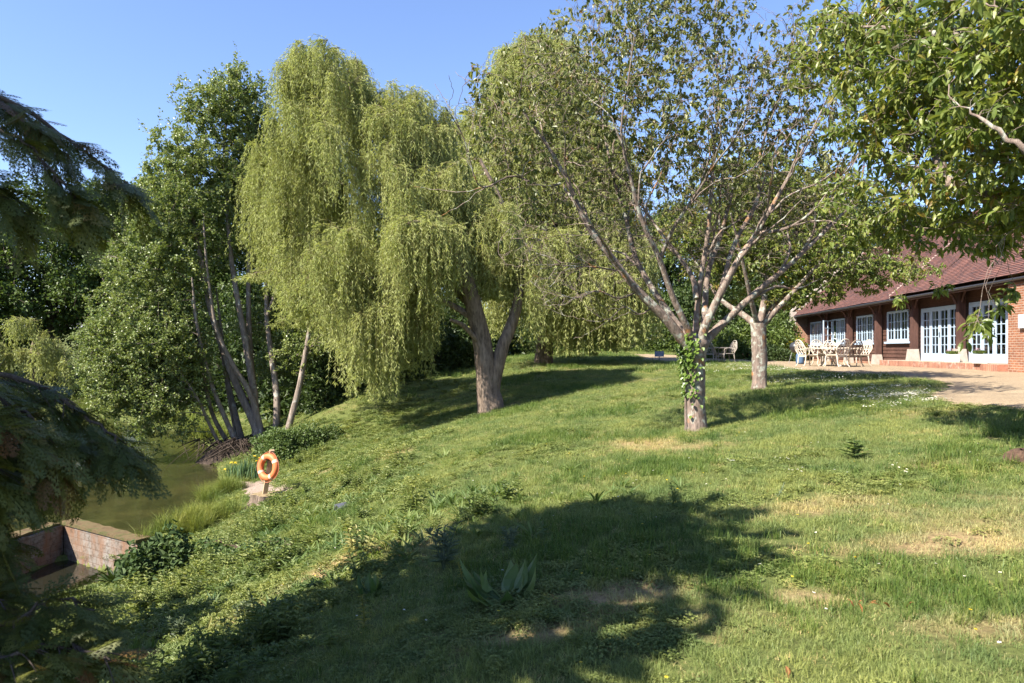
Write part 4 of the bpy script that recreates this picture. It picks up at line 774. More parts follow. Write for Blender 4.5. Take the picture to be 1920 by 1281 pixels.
# roof: every course of tiles is a step
def courses(mb, s0, s1, lift, o0=.88, z0=2.86, run=4.3, s1top=None):
    n = int(run / math.cos(PIT) / .10); nx, nz = math.sin(PIT), math.cos(PIT)
    for k in range(n):
        a, b_ = k * .10, (k + 1) * .10; up = .022 + lift
        lo = (o0 - a * nz + nx * up, z0 + a * SP + nz * up); hi = (o0 - b_ * nz + nx * (lift + .004), z0 + b_ * SP + nz * (lift + .004)); ri = (o0 - a * nz + nx * (lift - .0), z0 + a * SP + nz * (lift))
        wob = .006 * math.sin(k * .9)
        xs = np.linspace(s0, s1, 34); dz = .010 * np.sin(xs * 1.3 + k * .15) + .006 * np.sin(xs * 3.7); i = np.arange(33)
        V = np.concatenate([np.stack([xs, 0 * xs + lo[0], lo[1] + dz], -1), np.stack([xs, 0 * xs + hi[0], hi[1] + dz], -1), np.stack([xs, 0 * xs + ri[0], ri[1] + dz - .002], -1)])
        mb.add(V, np.concatenate([np.stack([i, i + 34, i + 35, i + 1], -1)[:, ::-1][:, ::-1], np.stack([i + 68, i, i + 1, i + 69], -1)]))
    return n
rb = MB(); courses(rb, -9, 7.4, .10); courses(rb, 7.404, END + .02, 0.0)
ro = rb.build('roof', TILE, bld, local=True)
b = MB(); rz_ = 2.86 + 4.3 * math.tan(PIT); b.add([(-9, -3.42, rz_ + .05), (END, -3.42, rz_ + .05), (END, -8, 2.8), (-9, -8, 2.8)], [(0, 3, 2, 1)]); b.build('rear_roof', TILE, bld, local=True)
b = MB(); tubes(b, spl([(-9, -3.42, rz_ + .12), (END, -3.42, rz_ + .03)], 40), np.full(40, .11), 8, lump=.03); b.build('ridge_tiles', TILE2, ro, local=True, smooth=True)
b = MB()
for k in range(40):
    a0 = k * .145; b.box(7.36, 7.50, .88 - (a0 + .14) * math.cos(PIT), .88 - a0 * math.cos(PIT), 2.86 + a0 * SP - .06, 2.86 + (a0 + .12) * SP + .12)
b.build('mortar_verge', flat_mat('mortar', (.42, .33, .29), .95, .1, .2, 8), ro, local=True)
# the higher wing behind: its hipped end faces the lawn
hw = MB(); zb = 4.3; zt = 6.7
hw.add([(9.2, -.7, zb), (9.2, -7, zb), (13.0, -3.9, zt), (13.0, -3.7, zt)], [(0, 3, 2, 1)]); hw.add([(9.2, -.7, zb), (18, -.7, zb), (18, -3.7, zt), (13.0, -3.7, zt)], [(0, 1, 2, 3)])
hw.build('wing_roof', TILE2, bld, local=True)
# far gable with stone kneeler, coping and downpipe
b = MB(); sx0, sx1 = END + .0, END + .34
b.add([(sx0, .80, 2.2), (sx1, .80, 2.2), (sx1, -3.4, 2.2), (sx0, -3.4, 2.2), (sx0, .80, 3.1), (sx1, .80, 3.1), (sx1, -3.4, 6.95), (sx0, -3.4, 6.95)], [(0, 3, 7, 4), (1, 5, 6, 2), (4, 7, 6, 5), (0, 4, 5, 1)]); b.build('gable_parapet', STONE, bld, local=True)
b = MB(); b.box(END - .06, END + .42, .70, 1.02, 2.55, 3.12); b.add([(END - .06, .98, 3.13), (END + .42, .98, 3.13), (END + .42, -3.4, 7.12), (END - .06, -3.4, 7.12), (END - .06, .98, 3.24), (END + .42, .98, 3.24), (END + .42, -3.4, 7.24), (END - .06, -3.4, 7.24)], [(0, 4, 7, 3), (4, 5, 6, 7), (0, 1, 5, 4), (1, 2, 6, 5)]); b.build('stone_coping', STONE, bld, local=True)
b = MB(); tubes(b, spl([(END + .12, .86, 2.78), (END + .12, .82, 2.55), (END + .12, .82, -.1)], 14), np.full(14, .045), 7); b.build('downpipe', flat_mat('rust_pipe', (.10, .045, .04), .5, .3), bld, local=True, smooth=True)
# brick step and alarm box
b = MB(); b.box(-1.29, 8.1, .09, 1.05, -.3, .235); b.build('brick_step', obj_brick('step_brick', .11, .24, .01, (.36, .17, .11), (.24, .10, .07), (.33, .26, .2), lambda nt: xz(nt), off=0, extra=(.50, .40, .34)), bld, local=True)
b = MB(); b.box(-2.42, -2.02, .763, .86, 1.32, 1.72); b.build('alarm_box', flat_mat('box_blue', (.55, .66, .72), .4), bld, local=True)
b = MB(); b.box(-9, END, -8, -7.9, -.3, 2.8); b.box(-9.2, -9, -8, .7, -.3, 2.8); b.build('rear_wall', BRICK, bld, local=True)

# planters by the doors
def planter(s, o, lab, w=.20, d=.26, h=.28, z=.24):
    p = LP(s, o, z); r = empty('planter', p, lab, 'planter', rz=BR)
    b = MB(); b.box(-w, w, -d * .6, d * .6, 0, h, taper=-.015); b.add([(-w, -d*.6, h+.004), (w, -d*.6, h+.004), (w, d*.6, h+.004), (-w, d*.6, h+.004)], [(0,1,2,3)], m=1); b.build('trough', [WHITE, flat_mat('potting_soil', (.03, .02, .015), .95)], r, local=True)
    b = MB(); n = 140; q = np.stack([RNG.uniform(-w, w, n), RNG.uniform(-d*.5, d*.5, n), np.full(n, h)], -1); dd = rand_unit(n) * .6; dd[:, 2] = 1; leaves(b, q, dd, rand_unit(n), .14, .03, 'q'); b.build('plant', LEAF_HG, r, local=True)
    b = MB(); n = 22; q = np.stack([RNG.uniform(-w, w, n), RNG.uniform(-d*.5, d*.5, n), h + RNG.uniform(.1, .2, n)], -1)
    for k in range(5): leaves(b, q, np.stack([np.cos(np.full(n, k*1.257)), np.sin(np.full(n, k*1.257)), np.full(n, .3)], -1), np.tile([[0, 0, 1.]], (n, 1)), .04, .035, 'q')
    b.build('flowers', flat_mat('pink_petal', (.75, .50, .55), .6), r, local=True)
planter(2.35, .70, 'white trough of small pink flowers between the two French doors'); planter(-.14, 1.22 - .22, 'white trough at the brick corner beside the right French doors', .18, .24, .30)

# ------------------------------------------------------------------ garden furniture
CREAM = flat_mat('cream_cast_metal', (.50, .44, .36), .5, .35, .16, 10); GREYM = flat_mat('weathered_cast_metal', (.30, .265, .225), .55, .3, .2, 10); BROWNM = flat_mat('bronze_cast_metal', (.23, .17, .12), .5, .35, .2, 10)
def make_chair(mat):
    r = empty('garden_chair', (0, 0, 0), 'chair', 'chair')
    b = MB(); b.box(-.27, .27, -.24, .24, .42, .45)
    b.build('seat', mat, r, local=True)
    b = MB(); R_ = .016
    def bk(u, v): return np.array([u, -.25 - .17 * v, .45 + .55 * v])
    arch = [bk(-.26, 0), bk(-.29, .35), bk(-.27, .7), bk(-.15, .96), bk(0, 1.02), bk(.15, .96), bk(.27, .7), bk(.29, .35), bk(.26, 0)]; tubes(b, spl(arch, 24), np.full(24, .02), 6)
    for s in (-1, 1):
        for q in range(4):
            u0 = -.26 + .17 * q; tubes(b, spl([bk(s * u0, .02), bk(s * (u0 + .12), .35), bk(s * (u0 + .05), .62), bk(s * min(.2, u0 + .2) * .8, .9)], 12), np.full(12, R_), 4)
    for v in (.3, .62): tubes(b, spl([bk(-.27, v), bk(0, v + .06), bk(.27, v)], 9), np.full(9, R_), 4)
    b.build('backrest', mat, r, local=True, smooth=True)
    for s in (-1, 1):
        b = MB(); tubes(b, spl([(s * .28, -.32, .70), (s * .31, -.1, .69), (s * .31, .16, .67), (s * .30, .25, .60), (s * .28, .22, .44)], 16), np.full(16, .018), 6); b.build('armrest', mat, r, local=True, smooth=True)
        b = MB(); tubes(b, spl([(s * .25, .22, .43), (s * .27, .26, .25), (s * .26, .23, .1), (s * .28, .28, 0)], 12), np.linspace(.026, .018, 12), 6); b.build('leg', mat, r, local=True, smooth=True)
        b = MB(); tubes(b, spl([(s * .24, -.24, .43), (s * .25, -.26, .25), (s * .25, -.28, .1), (s * .27, -.36, 0)], 12), np.linspace(.026, .018, 12), 6); b.build('leg', mat, r, local=True, smooth=True)
    for y0 in (.20, -.225):
        b = MB(); b.box(-.25, .25, y0, y0 + .025, .36, .418); b.build('seat_rail', mat, r, local=True)
    return r
def dup(root, loc, rz, label, group, sc=1.0):
    r = root.copy(); C.objects.link(r); r.location = loc; r.rotation_euler = (0, 0, rz); r['label'] = label; r['group'] = group; r.scale = (sc,) * 3
    for ch in list(root.children):
        c = ch.copy(); C.objects.link(c); c.parent = r
    return r
def gp(px, Y): X = (px - CX) / F * Y; return (X, Y, h1(X, Y) + .012)
cm = make_chair(CREAM); cg = make_chair(GREYM); cb_ = make_chair(BROWNM); GR = 'cream chairs round the garden table'; GR2 = 'weathered chairs in the shade'
S_ = 1.06; YT = 29.0
spots = [(cm, 1515, 29.3, -80, 'cream lattice garden chair at the left end of the table, turned right', GR), (cm, 1543, 30.2, -165, 'cream chair behind the table, second from the left, backrest upright', GR), (cm, 1565, 30.6, 185, 'cream chair behind the table whose narrow back shows above its middle', GR),
         (cm, 1568, 27.9, 25, 'cream chair drawn out in front of the table with curved splayed legs', GR), (cb_, 1592, 28.5, 20, 'bronze backed chair in front of the table, seen from behind', GR), (cm, 1610, 29.2, 95, 'cream chair at the right end of the table, turned left', GR),
         (cg, 1338, 34.5, -60, 'grey lattice chair in shade, left of the pair beside the cherry trunk', GR2), (cg, 1362, 34.0, 100, 'grey lattice chair in shade, right of the pair beside the laurels', GR2)]
used = set()
for src, px, Y, a, lab, gr in spots:
    loc = gp(px, Y)
    if id(src) not in used:
        used.add(id(src)); src.location = loc; src.rotation_euler = (0, 0, math.radians(a)); src['label'] = lab; src['group'] = gr; src.scale = (S_,) * 3
    else: dup(src, loc, math.radians(a), lab, gr, S_)
def table(px, Y, mat, lab, w=.62):
    r = empty('garden_table', gp(px, Y), lab, 'table')
    b = MB(); n = 28; a = np.arange(n) * 2 * math.pi / n; ring = np.stack([np.cos(a) * w, np.sin(a) * w], -1)
    V = np.concatenate([np.c_[ring, np.full(n, .72)], np.c_[ring, np.full(n, .755)], [[0, 0, .755], [0, 0, .72]]]); i = np.arange(n); j = (i + 1) % n
    b.add(V, np.stack([i, j, j + n, i + n], -1), np.concatenate([np.stack([i + n, j + n, 0 * i + 2 * n], -1), np.stack([j, i, 0 * i + 2 * n + 1], -1)])); b.build('table_top', mat, r, local=True)
    for k in range(4):
        a = k * math.pi / 2 + .6; c, s = math.cos(a), math.sin(a); b = MB(); tubes(b, spl([(c*.42, s*.42, .715), (c*.30, s*.30, .5), (c*.24, s*.24, .3), (c*.36, s*.36, .1), (c*.5, s*.5, 0)], 16), np.linspace(.03, .024, 16), 6); b.build('leg', mat, r, local=True, smooth=True)
    b = MB(); aa = np.linspace(0, 2 * math.pi, 25); tubes(b, np.stack([.26 * np.cos(aa), .26 * np.sin(aa), 0 * aa + .32], -1), np.full(25, .016), 5); b.build('ring_stretcher', mat, r, local=True); return r
table(1556, 29.3, CREAM, 'round cream cast metal table among the chairs on the gravel', .78); table(1350, 34.3, GREYM, 'small weathered round table between the two shaded chairs', .45)
# kettle barbecue
r = empty('kettle_barbecue', gp(1493, 33.5), 'black kettle barbecue standing by the bushes left of the cream chairs', 'barbecue')
b = MB(); aa = np.arange(16) * 2 * math.pi / 16
def lathe(mb, prof, n=18, c=(0, 0)):
    a = np.arange(n) * 2 * math.pi / n; p = np.asarray(prof, float); V = np.stack([c[0] + p[:, 0, None] * np.cos(a), c[1] + p[:, 0, None] * np.sin(a), np.broadcast_to(p[:, 1, None], (len(p), n))], -1); i = np.arange(len(p) - 1)[:, None] * n; j = np.arange(n)[None]; j2 = (j + 1) % n
    mb.add(V, np.stack([i + j, i + j2, i + n + j2, i + n + j], -1))
lathe(b, [(.001, .52), (.16, .55), (.27, .66), (.30, .78)]); b.build('bowl', METAL, r, local=True, smooth=True)
b = MB(); lathe(b, [(.30, .785), (.29, .88), (.2, .98), (.08, 1.02), (.001, 1.03)]); lid = b.build('lid', METAL, r, local=True, smooth=True); b = MB(); tubes(b, spl([(-.07, 0, 1.02), (-.06, 0, 1.08), (.06, 0, 1.08), (.07, 0, 1.02)], 8), np.full(8, .012), 5); b.build('handle', METAL, lid, local=True)
for k in range(3):
    a = k * 2.094 + .5; b = MB(); tubes(b, spl([(math.cos(a)*.18, math.sin(a)*.18, .58), (math.cos(a)*.34, math.sin(a)*.34, 0)], 4), np.full(4, .013), 5); b.build('leg', flat_mat('steel', (.35, .36, .38), .35, .5, metal=.6), r, local=True)
r = empty('gas_bottle', gp(1500, 33.0), 'dull blue gas bottle beside the black barbecue', 'gas bottle'); b = MB(); lathe(b, [(.001, 0), (.17, .01), (.18, .08), (.18, .40), (.14, .50), (.05, .55), (.001, .55)]); b.build('cylinder_body', flat_mat('dull_blue', (.07, .12, .20), .5), r, local=True, smooth=True); b = MB(); lathe(b, [(.10, .53), (.11, .62), (.10, .62), (.09, .53)]); b.build('collar', METAL, r, local=True)
# small blue sign beside the drive
sg = gp(1236, 35.5); r = empty('sign', sg, 'small blue sign board on a short post beside the gravel drive', 'sign')
zc = zpy(664, 35.5) - sg[2]; b = MB(); b.box(-.025, .025, -.02, .02, -.1, zc + .0); b.build('post', flat_mat('sign_post', (.2, .2, .21), .6), r, local=True); b = MB(); b.box(-.23, .23, -.045, -.022, zc - .13, zc + .14); b.build('board', flat_mat('sign_blue', (.13, .21, .38), .4, .4), r, local=True)
b = MB()
for k, wd in enumerate((.17, .12, .15)): b.box(-wd, wd, -.0485, -.0455, zc + .06 - k * .07, zc + .078 - k * .07)
b.build('lettering', WHITE, r, local=True)

# ------------------------------------------------------------------ lifebuoy, post, stump
LB = G(493, 940); YL = LB[1]
st = empty('tree_stump', LB, 'low sawn tree stump at the foot of the lifebuoy post', 'stump'); b = MB(); n = 40; a = np.arange(n) * 2 * math.pi / n
flare = 1 + .16 * np.sin(a * 3 + 1) + .10 * np.sin(a * 7) + .06 * np.sin(a * 11 + 2); prof = [(.50, -.25), (.47, -.08), (.42, .02), (.40, .12), (.39, .165)]
V = np.concatenate([np.stack([np.cos(a) * q * (1 + (flare - 1) * (1.6 if z < 0 else 1)), np.sin(a) * q * .8 * flare, np.full(n, z) + (.02 * np.sin(a * 2) if z > .15 else 0)], -1) for q, z in prof]); k = len(prof); i = np.arange(k - 1)[:, None] * n; j = np.arange(n)[None]; j2 = (j + 1) % n
b.add(V + [.12, .05, 0], np.stack([i + j, i + j2, i + n + j2, i + n + j], -1)); b.build('bark', BARK_WI, st, local=True)
b = MB(); top = V[-n:] + [.12, .05, 0]; c = top.mean(0); b.add(np.vstack([c[None], top]), T=[(0, 1 + q, 1 + (q + 1) % n) for q in range(n)]); b.build('sawn_top', flat_mat('sawn_wood', (.26, .20, .115), .9, .1, .35, 12), st, local=True)
topz = EYE - (845 - HY) / F * YL - LB[2]; lean = (512 - 495) / F * YL
pr = empty('post', LB + [0, 0, 0], 'leaning pale timber post carrying the orange lifebuoy', 'post')
b = MB(); w, d = .05, .035; dx, dz = lean, topz
V = [(-w, -d, -.1), (w, -d, -.1), (w, d, -.1), (-w, d, -.1), (dx - w, -d, dz), (dx + w, -d, dz), (dx + w, d, dz + .02), (dx - w, d, dz + .02)]; ya = .5; c, s = math.cos(ya), math.sin(ya); V = [(x0 * 1 + (x - x0) * c - y * s, (x - x0) * s + y * c, z) for (x, y, z), x0 in zip(V, [0]*4 + [dx]*4)]
b.add(V, [(3,2,1,0),(4,5,6,7),(0,1,5,4),(1,2,6,5),(2,3,7,6),(3,0,4,7)]); b.build('shaft', wood_mat('pale_timber', (.28, .20, .12), (.46, .35, .22), (9, 9, 1.2)), pr, local=True)
b = MB(); tubes(b, spl([(dx * .80, -.03, dz * .82), (dx * .80 - .03, -.14, dz * .83), (dx * .80 - .03, -.15, dz * .87)], 8), np.full(8, .012), 5); b.build('hook', METAL, pr, local=True)
rc = P(503, 876, YL - .16); lb = empty('lifebuoy', rc, 'faded orange lifebuoy ring hanging on the leaning post', 'lifebuoy'); lb.rotation_euler = (math.radians(-8), math.radians(12), math.radians(-30))
def torus(mb, R, r, a0=0, a1=2 * math.pi, nu=64, nv=16, sq=1.0):
    full = abs(a1 - a0 - 2 * math.pi) < 1e-6; u = np.linspace(a0, a1, nu + (0 if full else 1), endpoint=not full); v = np.arange(nv) * 2 * math.pi / nv; rr = R + r * np.cos(v)[None]
    V = np.stack([rr * np.cos(u)[:, None], np.broadcast_to(r * sq * np.sin(v)[None], (len(u), nv)), rr * np.sin(u)[:, None]], -1); nn = len(u); i = np.arange(nn if full else nn - 1)[:, None]; j = np.arange(nv)[None]; i2 = (i + 1) % nn; j2 = (j + 1) % nv
    mb.add(V, np.stack([i * nv + j, i * nv + j2, i2 * nv + j2, i2 * nv + j], -1))
RR = .77 * 25.5 * YL / F; rr = .23 * 25.5 * YL / F
b = MB(); torus(b, RR, rr); b.build('ring', flat_mat('faded_orange', (.60, .155, .055), .55, .3, .14, 10, bump=.05), lb, local=True, smooth=True)
for k in range(4):
    b = MB(); a = math.radians(45 + 90 * k); torus(b, RR, rr + .003, a - .13, a + .13, 8, 16); b.build('reflective_band', flat_mat('faded_band', (.70, .42, .30), .5, .3, .1), lb, local=True, smooth=True)
b = MB(); u = np.linspace(0, 2 * math.pi, 97); rad = RR + rr + .010 + .022 * np.abs(np.sin(2 * (u - math.radians(45)))); tubes(b, np.stack([rad * np.cos(u), 0 * u - .01, rad * np.sin(u)], -1), np.full(97, .007), 5); b.build('grab_rope', flat_mat('rope', (.40, .14, .08), .9), lb, local=True)

# ------------------------------------------------------------------ the old brick wall of the outlet channel
m, nt, out = newmat('old_limewashed_brick'); sp = N_(nt, 'ShaderNodeSeparateXYZ'); nt.links.new(geo_pos(nt), sp.inputs[0]); cbn = N_(nt, 'ShaderNodeCombineXYZ'); nt.links.new(math_(nt, 'SUBTRACT', sp.outputs[0], sp.outputs[1]), cbn.inputs[0]); nt.links.new(sp.outputs[2], cbn.inputs[1])
bk = N_(nt, 'ShaderNodeTexBrick'); nt.links.new(cbn.outputs[0], bk.inputs['Vector']); bk.inputs['Scale'].default_value = 1; bk.inputs['Brick Width'].default_value = .46; bk.inputs['Row Height'].default_value = .15; bk.inputs['Mortar Size'].default_value = .010; bk.inputs['Mortar Smooth'].default_value = .6
for nme, c in (('Color1', (.155, .138, .12)), ('Color2', (.225, .205, .182)), ('Mortar', (.12, .09, .075))): bk.inputs[nme].default_value = (*c, 1)
n1 = noise_(nt, mapping(nt, geo_pos(nt), (1, 1, .35)), 2.6, 6, .7); n2 = noise_(nt, geo_pos(nt), 9, 5, .7)
col = mixc(nt, ramp(nt, n1, [(.40, (0, 0, 0)), (.62, (.85, .85, .85))]), bk.outputs['Color'], (.17, .09, .05)); col = mixc(nt, ramp(nt, n2, [(.5, (0, 0, 0)), (.66, (.8, .8, .8))]), col, (.07, .05, .035))
princ(nt, out, col, .9, .2, bump_(nt, n2, .6, .02)); OLDB = m
m, nt, out = newmat('mossy_top'); n1 = noise_(nt, geo_pos(nt), 4, 6, .7); col = ramp(nt, n1, [(.35, (.075, .05, .03)), (.5, (.115, .085, .045)), (.65, (.06, .068, .025))]); princ(nt, out, col, .95, .1, bump_(nt, n1, 1, .03)); MOSS = m
def wallseg(mb, p0, p1, th, z0, z1, m=0, n=14):
    p0, p1 = np.array(p0), np.array(p1); d = (p1 - p0) / np.linalg.norm(p1 - p0); q = np.array([-d[1], d[0]]) * th
    t = np.linspace(0, 1, n); a = p0 + (p1 - p0) * t[:, None]; b_ = a + q; zz = z1 + .012 * RNG.standard_normal(n)
    V = np.concatenate([np.c_[a, np.full(n, z0)], np.c_[a, zz], np.c_[b_, zz + .01], np.c_[b_, np.full(n, z0)]]); i = np.arange(n - 1)
    mb.add(V, np.concatenate([np.stack([i, i + 1, i + n + 1, i + n], -1), np.stack([i + n, i + n + 1, i + 2*n + 1, i + 2*n], -1), np.stack([i + 2*n, i + 2*n + 1, i + 3*n + 1, i + 3*n], -1)]), m=m)
    mb.add(V[[0, n, 2*n, 3*n]], [(0, 1, 2, 3)], m=m); mb.add(V[[n-1, 2*n-1, 3*n-1, 4*n-1]], [(3, 2, 1, 0)], m=m)
cor = (-10.08, 16.0); rw = empty('retaining_wall', (*cor, -3.4), 'old weathered brick retaining wall turning a corner between pond and channel', 'wall')
b = MB(); wallseg(b, cor, (-7.6, 14.42), .26, -3.5, -2.345); wallseg(b, (-10.42, 13.7), (-10.085, 15.98), .26, -3.5, -2.345); b.build('brickwork', OLDB, rw)
b = MB(); d_ = np.array([2.48, -1.58]) / 2.94
wallseg(b, (-10.12, 15.985), (-7.62, 14.395), .33, -2.332, -2.27); wallseg(b, (-10.46, 13.7), (-10.125, 15.95), .33, -2.332, -2.275); b.build('mossy_coping', MOSS, rw)
# low tumbled wall running on to the right under ivy
lw0 = G(365, 1046); lw1 = G(545, 1040); lr = empty('low_wall', lw0, 'low crumbling brick wall half buried in ivy right of the dark bush', 'wall'); b = MB(); n = 12; t = np.linspace(0, 1, n); hgt = .18 + .05 * np.sin(t * 9) - .12 * t
dv = (lw1 - lw0)[:2]; Lw = np.linalg.norm(dv); dv = dv / Lw; pv = np.array([-dv[1], dv[0]])
for row in range(4):
    k = int(Lw / .235)
    for q in range(k):
        tt = (q + .5 * (row % 2)) / k
        top = np.interp(tt, t, hgt)
        if -.12 + row * .085 > top or RNG.random() < .12: continue
        c0 = lw0[:2] + dv * tt * Lw; z0 = h1(*c0) - .12 + row * .085; an = .09 * RNG.standard_normal(); d2 = dv * math.cos(an) + pv * math.sin(an); p2 = np.array([-d2[1], d2[0]])
        cor8 = [(*(c0 + d2 * sx * .108 + p2 * (sy + .02 * RNG.standard_normal())), z0 + sz + .006 * RNG.standard_normal()) for sz in (0, .072) for sx, sy in ((-1, 0), (1, 0), (1, .24), (-1, .24))]
        b.add(cor8, [(3,2,1,0),(4,5,6,7),(0,1,5,4),(1,2,6,5),(2,3,7,6),(3,0,4,7)])
b.build('brickwork', flat_mat('dirty_brick', (.085, .056, .042), .95, .1, .4, 7, bump=.8), lr)
b = MB(); m_ = 2600; tt = RNG.random(m_); p = lw0 + (lw1 - lw0) * tt[:, None]; hz = np.interp(tt, t, hgt); p[:, 2] = H(p[:, 0], p[:, 1]) + hz * RNG.random(m_) ** .7 + .03; p[:, 1] += -.05 - .10 * RNG.random(m_) + .3 * (RNG.random(m_) < .2); p[:, 0] += .1 * RNG.standard_normal(m_)
leaves(b, p, rand_unit(m_) + [0, -.5, -.3], rand_unit(m_) * .6 + [0, -.7, .6], .06, .055, 'h'); b.build('ivy', leaf_mat('dark_ivy', [(0, (.02, .045, .012)), (1, (.07, .11, .03))], .2, .55, .25), lr)
# slab in the grass, small stump at the right edge, fallen leaves
ds = G(648, 951); b = MB(); b.box(-.17, .17, -.14, .14, -.02, .045, taper=.012); o = b.build('slate_slab', flat_mat('dark_slate', (.06, .065, .085), .6, .4, .2, 9), loc=tuple(ds)); o.rotation_euler = (.05, -.12, .5) ; b = None
o.data.transform(__import__('mathutils').Matrix.Translation(tuple(ds))) ; tag(o, 'dark slate slab lying in the grass right of the lifebuoy', 'slab')
sg = G(1912, 866); b = MB(); n = 26; a = np.arange(n) * 2 * math.pi / n; V = np.concatenate([np.stack([np.cos(a) * q * (1 + .15 * np.sin(3*a)), np.sin(a) * q * (1 + .12 * np.sin(4*a + 1)), np.full(n, z) + .02 * np.sin(2*a)], -1) for q, z in ((.18, -.1), (.14, .05), (.12, .10), (.10, .115), (.03, .115))]); i = np.arange(4)[:, None]*n; j = np.arange(n)[None]; j2 = (j+1) % n
b.add(V + sg, np.stack([i+j, i+j2, i+n+j2, i+n+j], -1)); o = b.build('small_stump', bark_mat('stump_wood', (.04, .026, .02), (.13, .08, .055), None, 0, None, 14), loc=tuple(sg)); tag(o, 'small brown stump in the grass at the right edge', 'stump')
for (px, py, lab) in ((1630, 1146, 'curled orange brown dead leaves lying on the sunny lawn'), (1466, 1272, 'single rusty dead leaf at the bottom of the lawn')):
    g0 = G(px, py); n = 7 if px > 1500 else 2; b = MB(); p = g0 + np.stack([RNG.standard_normal(n) * .10, RNG.standard_normal(n) * .04, .04 + .02 * RNG.random(n)], -1); d = rand_unit(n) * [1, 1, .3]; leaves(b, p, d, rand_unit(n) * .5 + [0, 0, 1], .058, .02, 'n', bend=.6); o = b.build('dead_leaf', leaf_mat('rusty_leaf', [(0, (.16, .06, .025)), (1, (.34, .15, .06))], .3), loc=tuple(g0)); tag(o, lab, 'dead leaves')
# ------------------------------------------------------------------ the big conifer at the left edge and its neighbour behind the camera
def frond_template():
    V = []; Q = []; r = np.random.default_rng(3)
    def dia(b, ang, L, W):
        c, s = math.cos(ang), math.sin(ang); d = np.array([c, s]); w = np.array([-s, c]) * W / 2; k = len(V)
        for q in (b, b + d * L * .4 + w, b + d * L, b + d * L * .4 - w): V.append((q[0], q[1]))
        Q.append((k, k + 1, k + 2, k + 3))
    dia(np.array([0, 0.]), 0, 1.08, .035)
    for sg in (-1, 1):
        for q in range(7):
            x = .08 + .125 * q + (.06 if sg > 0 else 0); l = (.46 * (1 - x) ** .7 + .10) * (.8 + .4 * r.random()); an = sg * (.72 - .2 * x + .15 * r.random()); b = np.array([x, 0.]); dr = np.array([math.cos(an), math.sin(an)])
            dia(b, an, l, .034)
            k = max(2, int(l / .10))
            for e in range(k):
                bb = b + dr * l * (e + .4) / (k + .3)
                for s2 in (-1, 1):
                    if r.random() < .85: dia(bb, an + s2 * .55, .15 * (1 - .45 * e / k) * (.7 + .5 * r.random()), .038)
    return np.array(V), np.array(Q)
FT, FQ = frond_template()
def fronds(mb, p, d, n, L, curl, rnd):
    d = nrm(d); w = nrm(np.cross(n, d)); n2 = np.cross(d, w); x = FT[:, 0][None, :, None]; y = FT[:, 1][None, :, None]; L = np.asarray(L)[:, None, None]
    cu = np.asarray(curl)[:, None, None]
    V = p[:, None] + d[:, None] * x * L + w[:, None] * y * L * .68 + n2[:, None] * (np.abs(y) * -.18 - 0) * L
    V[:, :, 2] -= (cu * x ** 2 * L)[:, :, 0]
    i = np.arange(len(p))[:, None, None] * len(FT); mb.add(V, (i + FQ[None]).reshape(-1, 4), rq=np.repeat(rnd, len(FQ)))
CONIF = leaf_mat('cedar_spray', [(0, (.028, .042, .011)), (.5, (.065, .085, .018)), (.85, (.13, .135, .026)), (1, (.14, .065, .02))], .25, .5, .35)
def column(t, B, z0, z1, R, n, skip=False):
    """boughs of a rounded column of foliage"""
    P1, D1, L1 = [], [], []
    for k in range(n):
        a = k * 2.39996; f = (k + .5) / n; z = z0 + (z1 - z0) * f; r = R * min(1.0, math.sqrt(max(0.02, 1 - max(0, (f - .62) / .38) ** 2))) * (.8 + .4 * RNG.random()); e = np.array([math.cos(a), math.sin(a), 0])
        tip = B[:2] + e[:2] * r
        if skip and math.atan2(tip[0], max(tip[1], .01)) > -.74 and tip[1] > 0: continue
        q = t.limb(np.array([[B[0], B[1], z], [B[0], B[1], z + .1] + e * r * .5, [B[0], B[1], z - .15 * r] + e * r]), .03, .006, n=12, sides=4)[0]
        ii = RNG.integers(2, 12, 34); P1.append(q[ii] + RNG.standard_normal((34, 3)) * .16); D1.append(np.tile(e, (34, 1)) + RNG.standard_normal((34, 3)) * .8); L1.append(.24 + .2 * RNG.random(34))
    P1, D1, L1 = np.concatenate(P1), np.concatenate(D1), np.concatenate(L1); leaves(t.cr, P1, D1, rand_unit(len(P1)) + [0, 0, .6], L1, L1 * .5, 'h')
t = Tree(); B = np.array([-4.95, 2.05, h1(-4.95, 2.05)]); HT = 8.2
t.limb(np.array([B - [0, 0, .3], B + [0, 0, 1.2], B + [0.05, 0, 3], B + [.05, .05, HT]]), .24, .03, n=20, sides=12, lump=.08)
def axis(z): return np.array([B[0] + .05, B[1], z])
limbs = []
def lim(pts, r=.04):
    r *= .5; p = np.array(pts); a = axis(p[0, 2] + .2); p = np.vstack([a, p]); q, _ = t.limb(p, r, .003, n=26, sides=6, wob=.007); limbs.append(q)
Yc = 3.3
def PP(*l): return [P(x - 28, y - 6, Yc + dy * .5) for x, y, dy in l]
lim(PP((-160, 150, 0), (-40, 165, 0), (60, 205, .1), (150, 262, .1), (220, 318, .1), (268, 352, .1))); lim(PP((-150, 220, -.5), (0, 240, -.4), (90, 290, -.3), (150, 350, -.3), (190, 395, -.3)), .03)
lim(PP((-150, 140, .6), (-30, 165, .6), (40, 195, .8), (100, 245, .9), (150, 300, 1)), .03); lim(PP((-150, 300, -.5), (-40, 320, -.4), (20, 360, -.4), (60, 400, -.4)), .02)
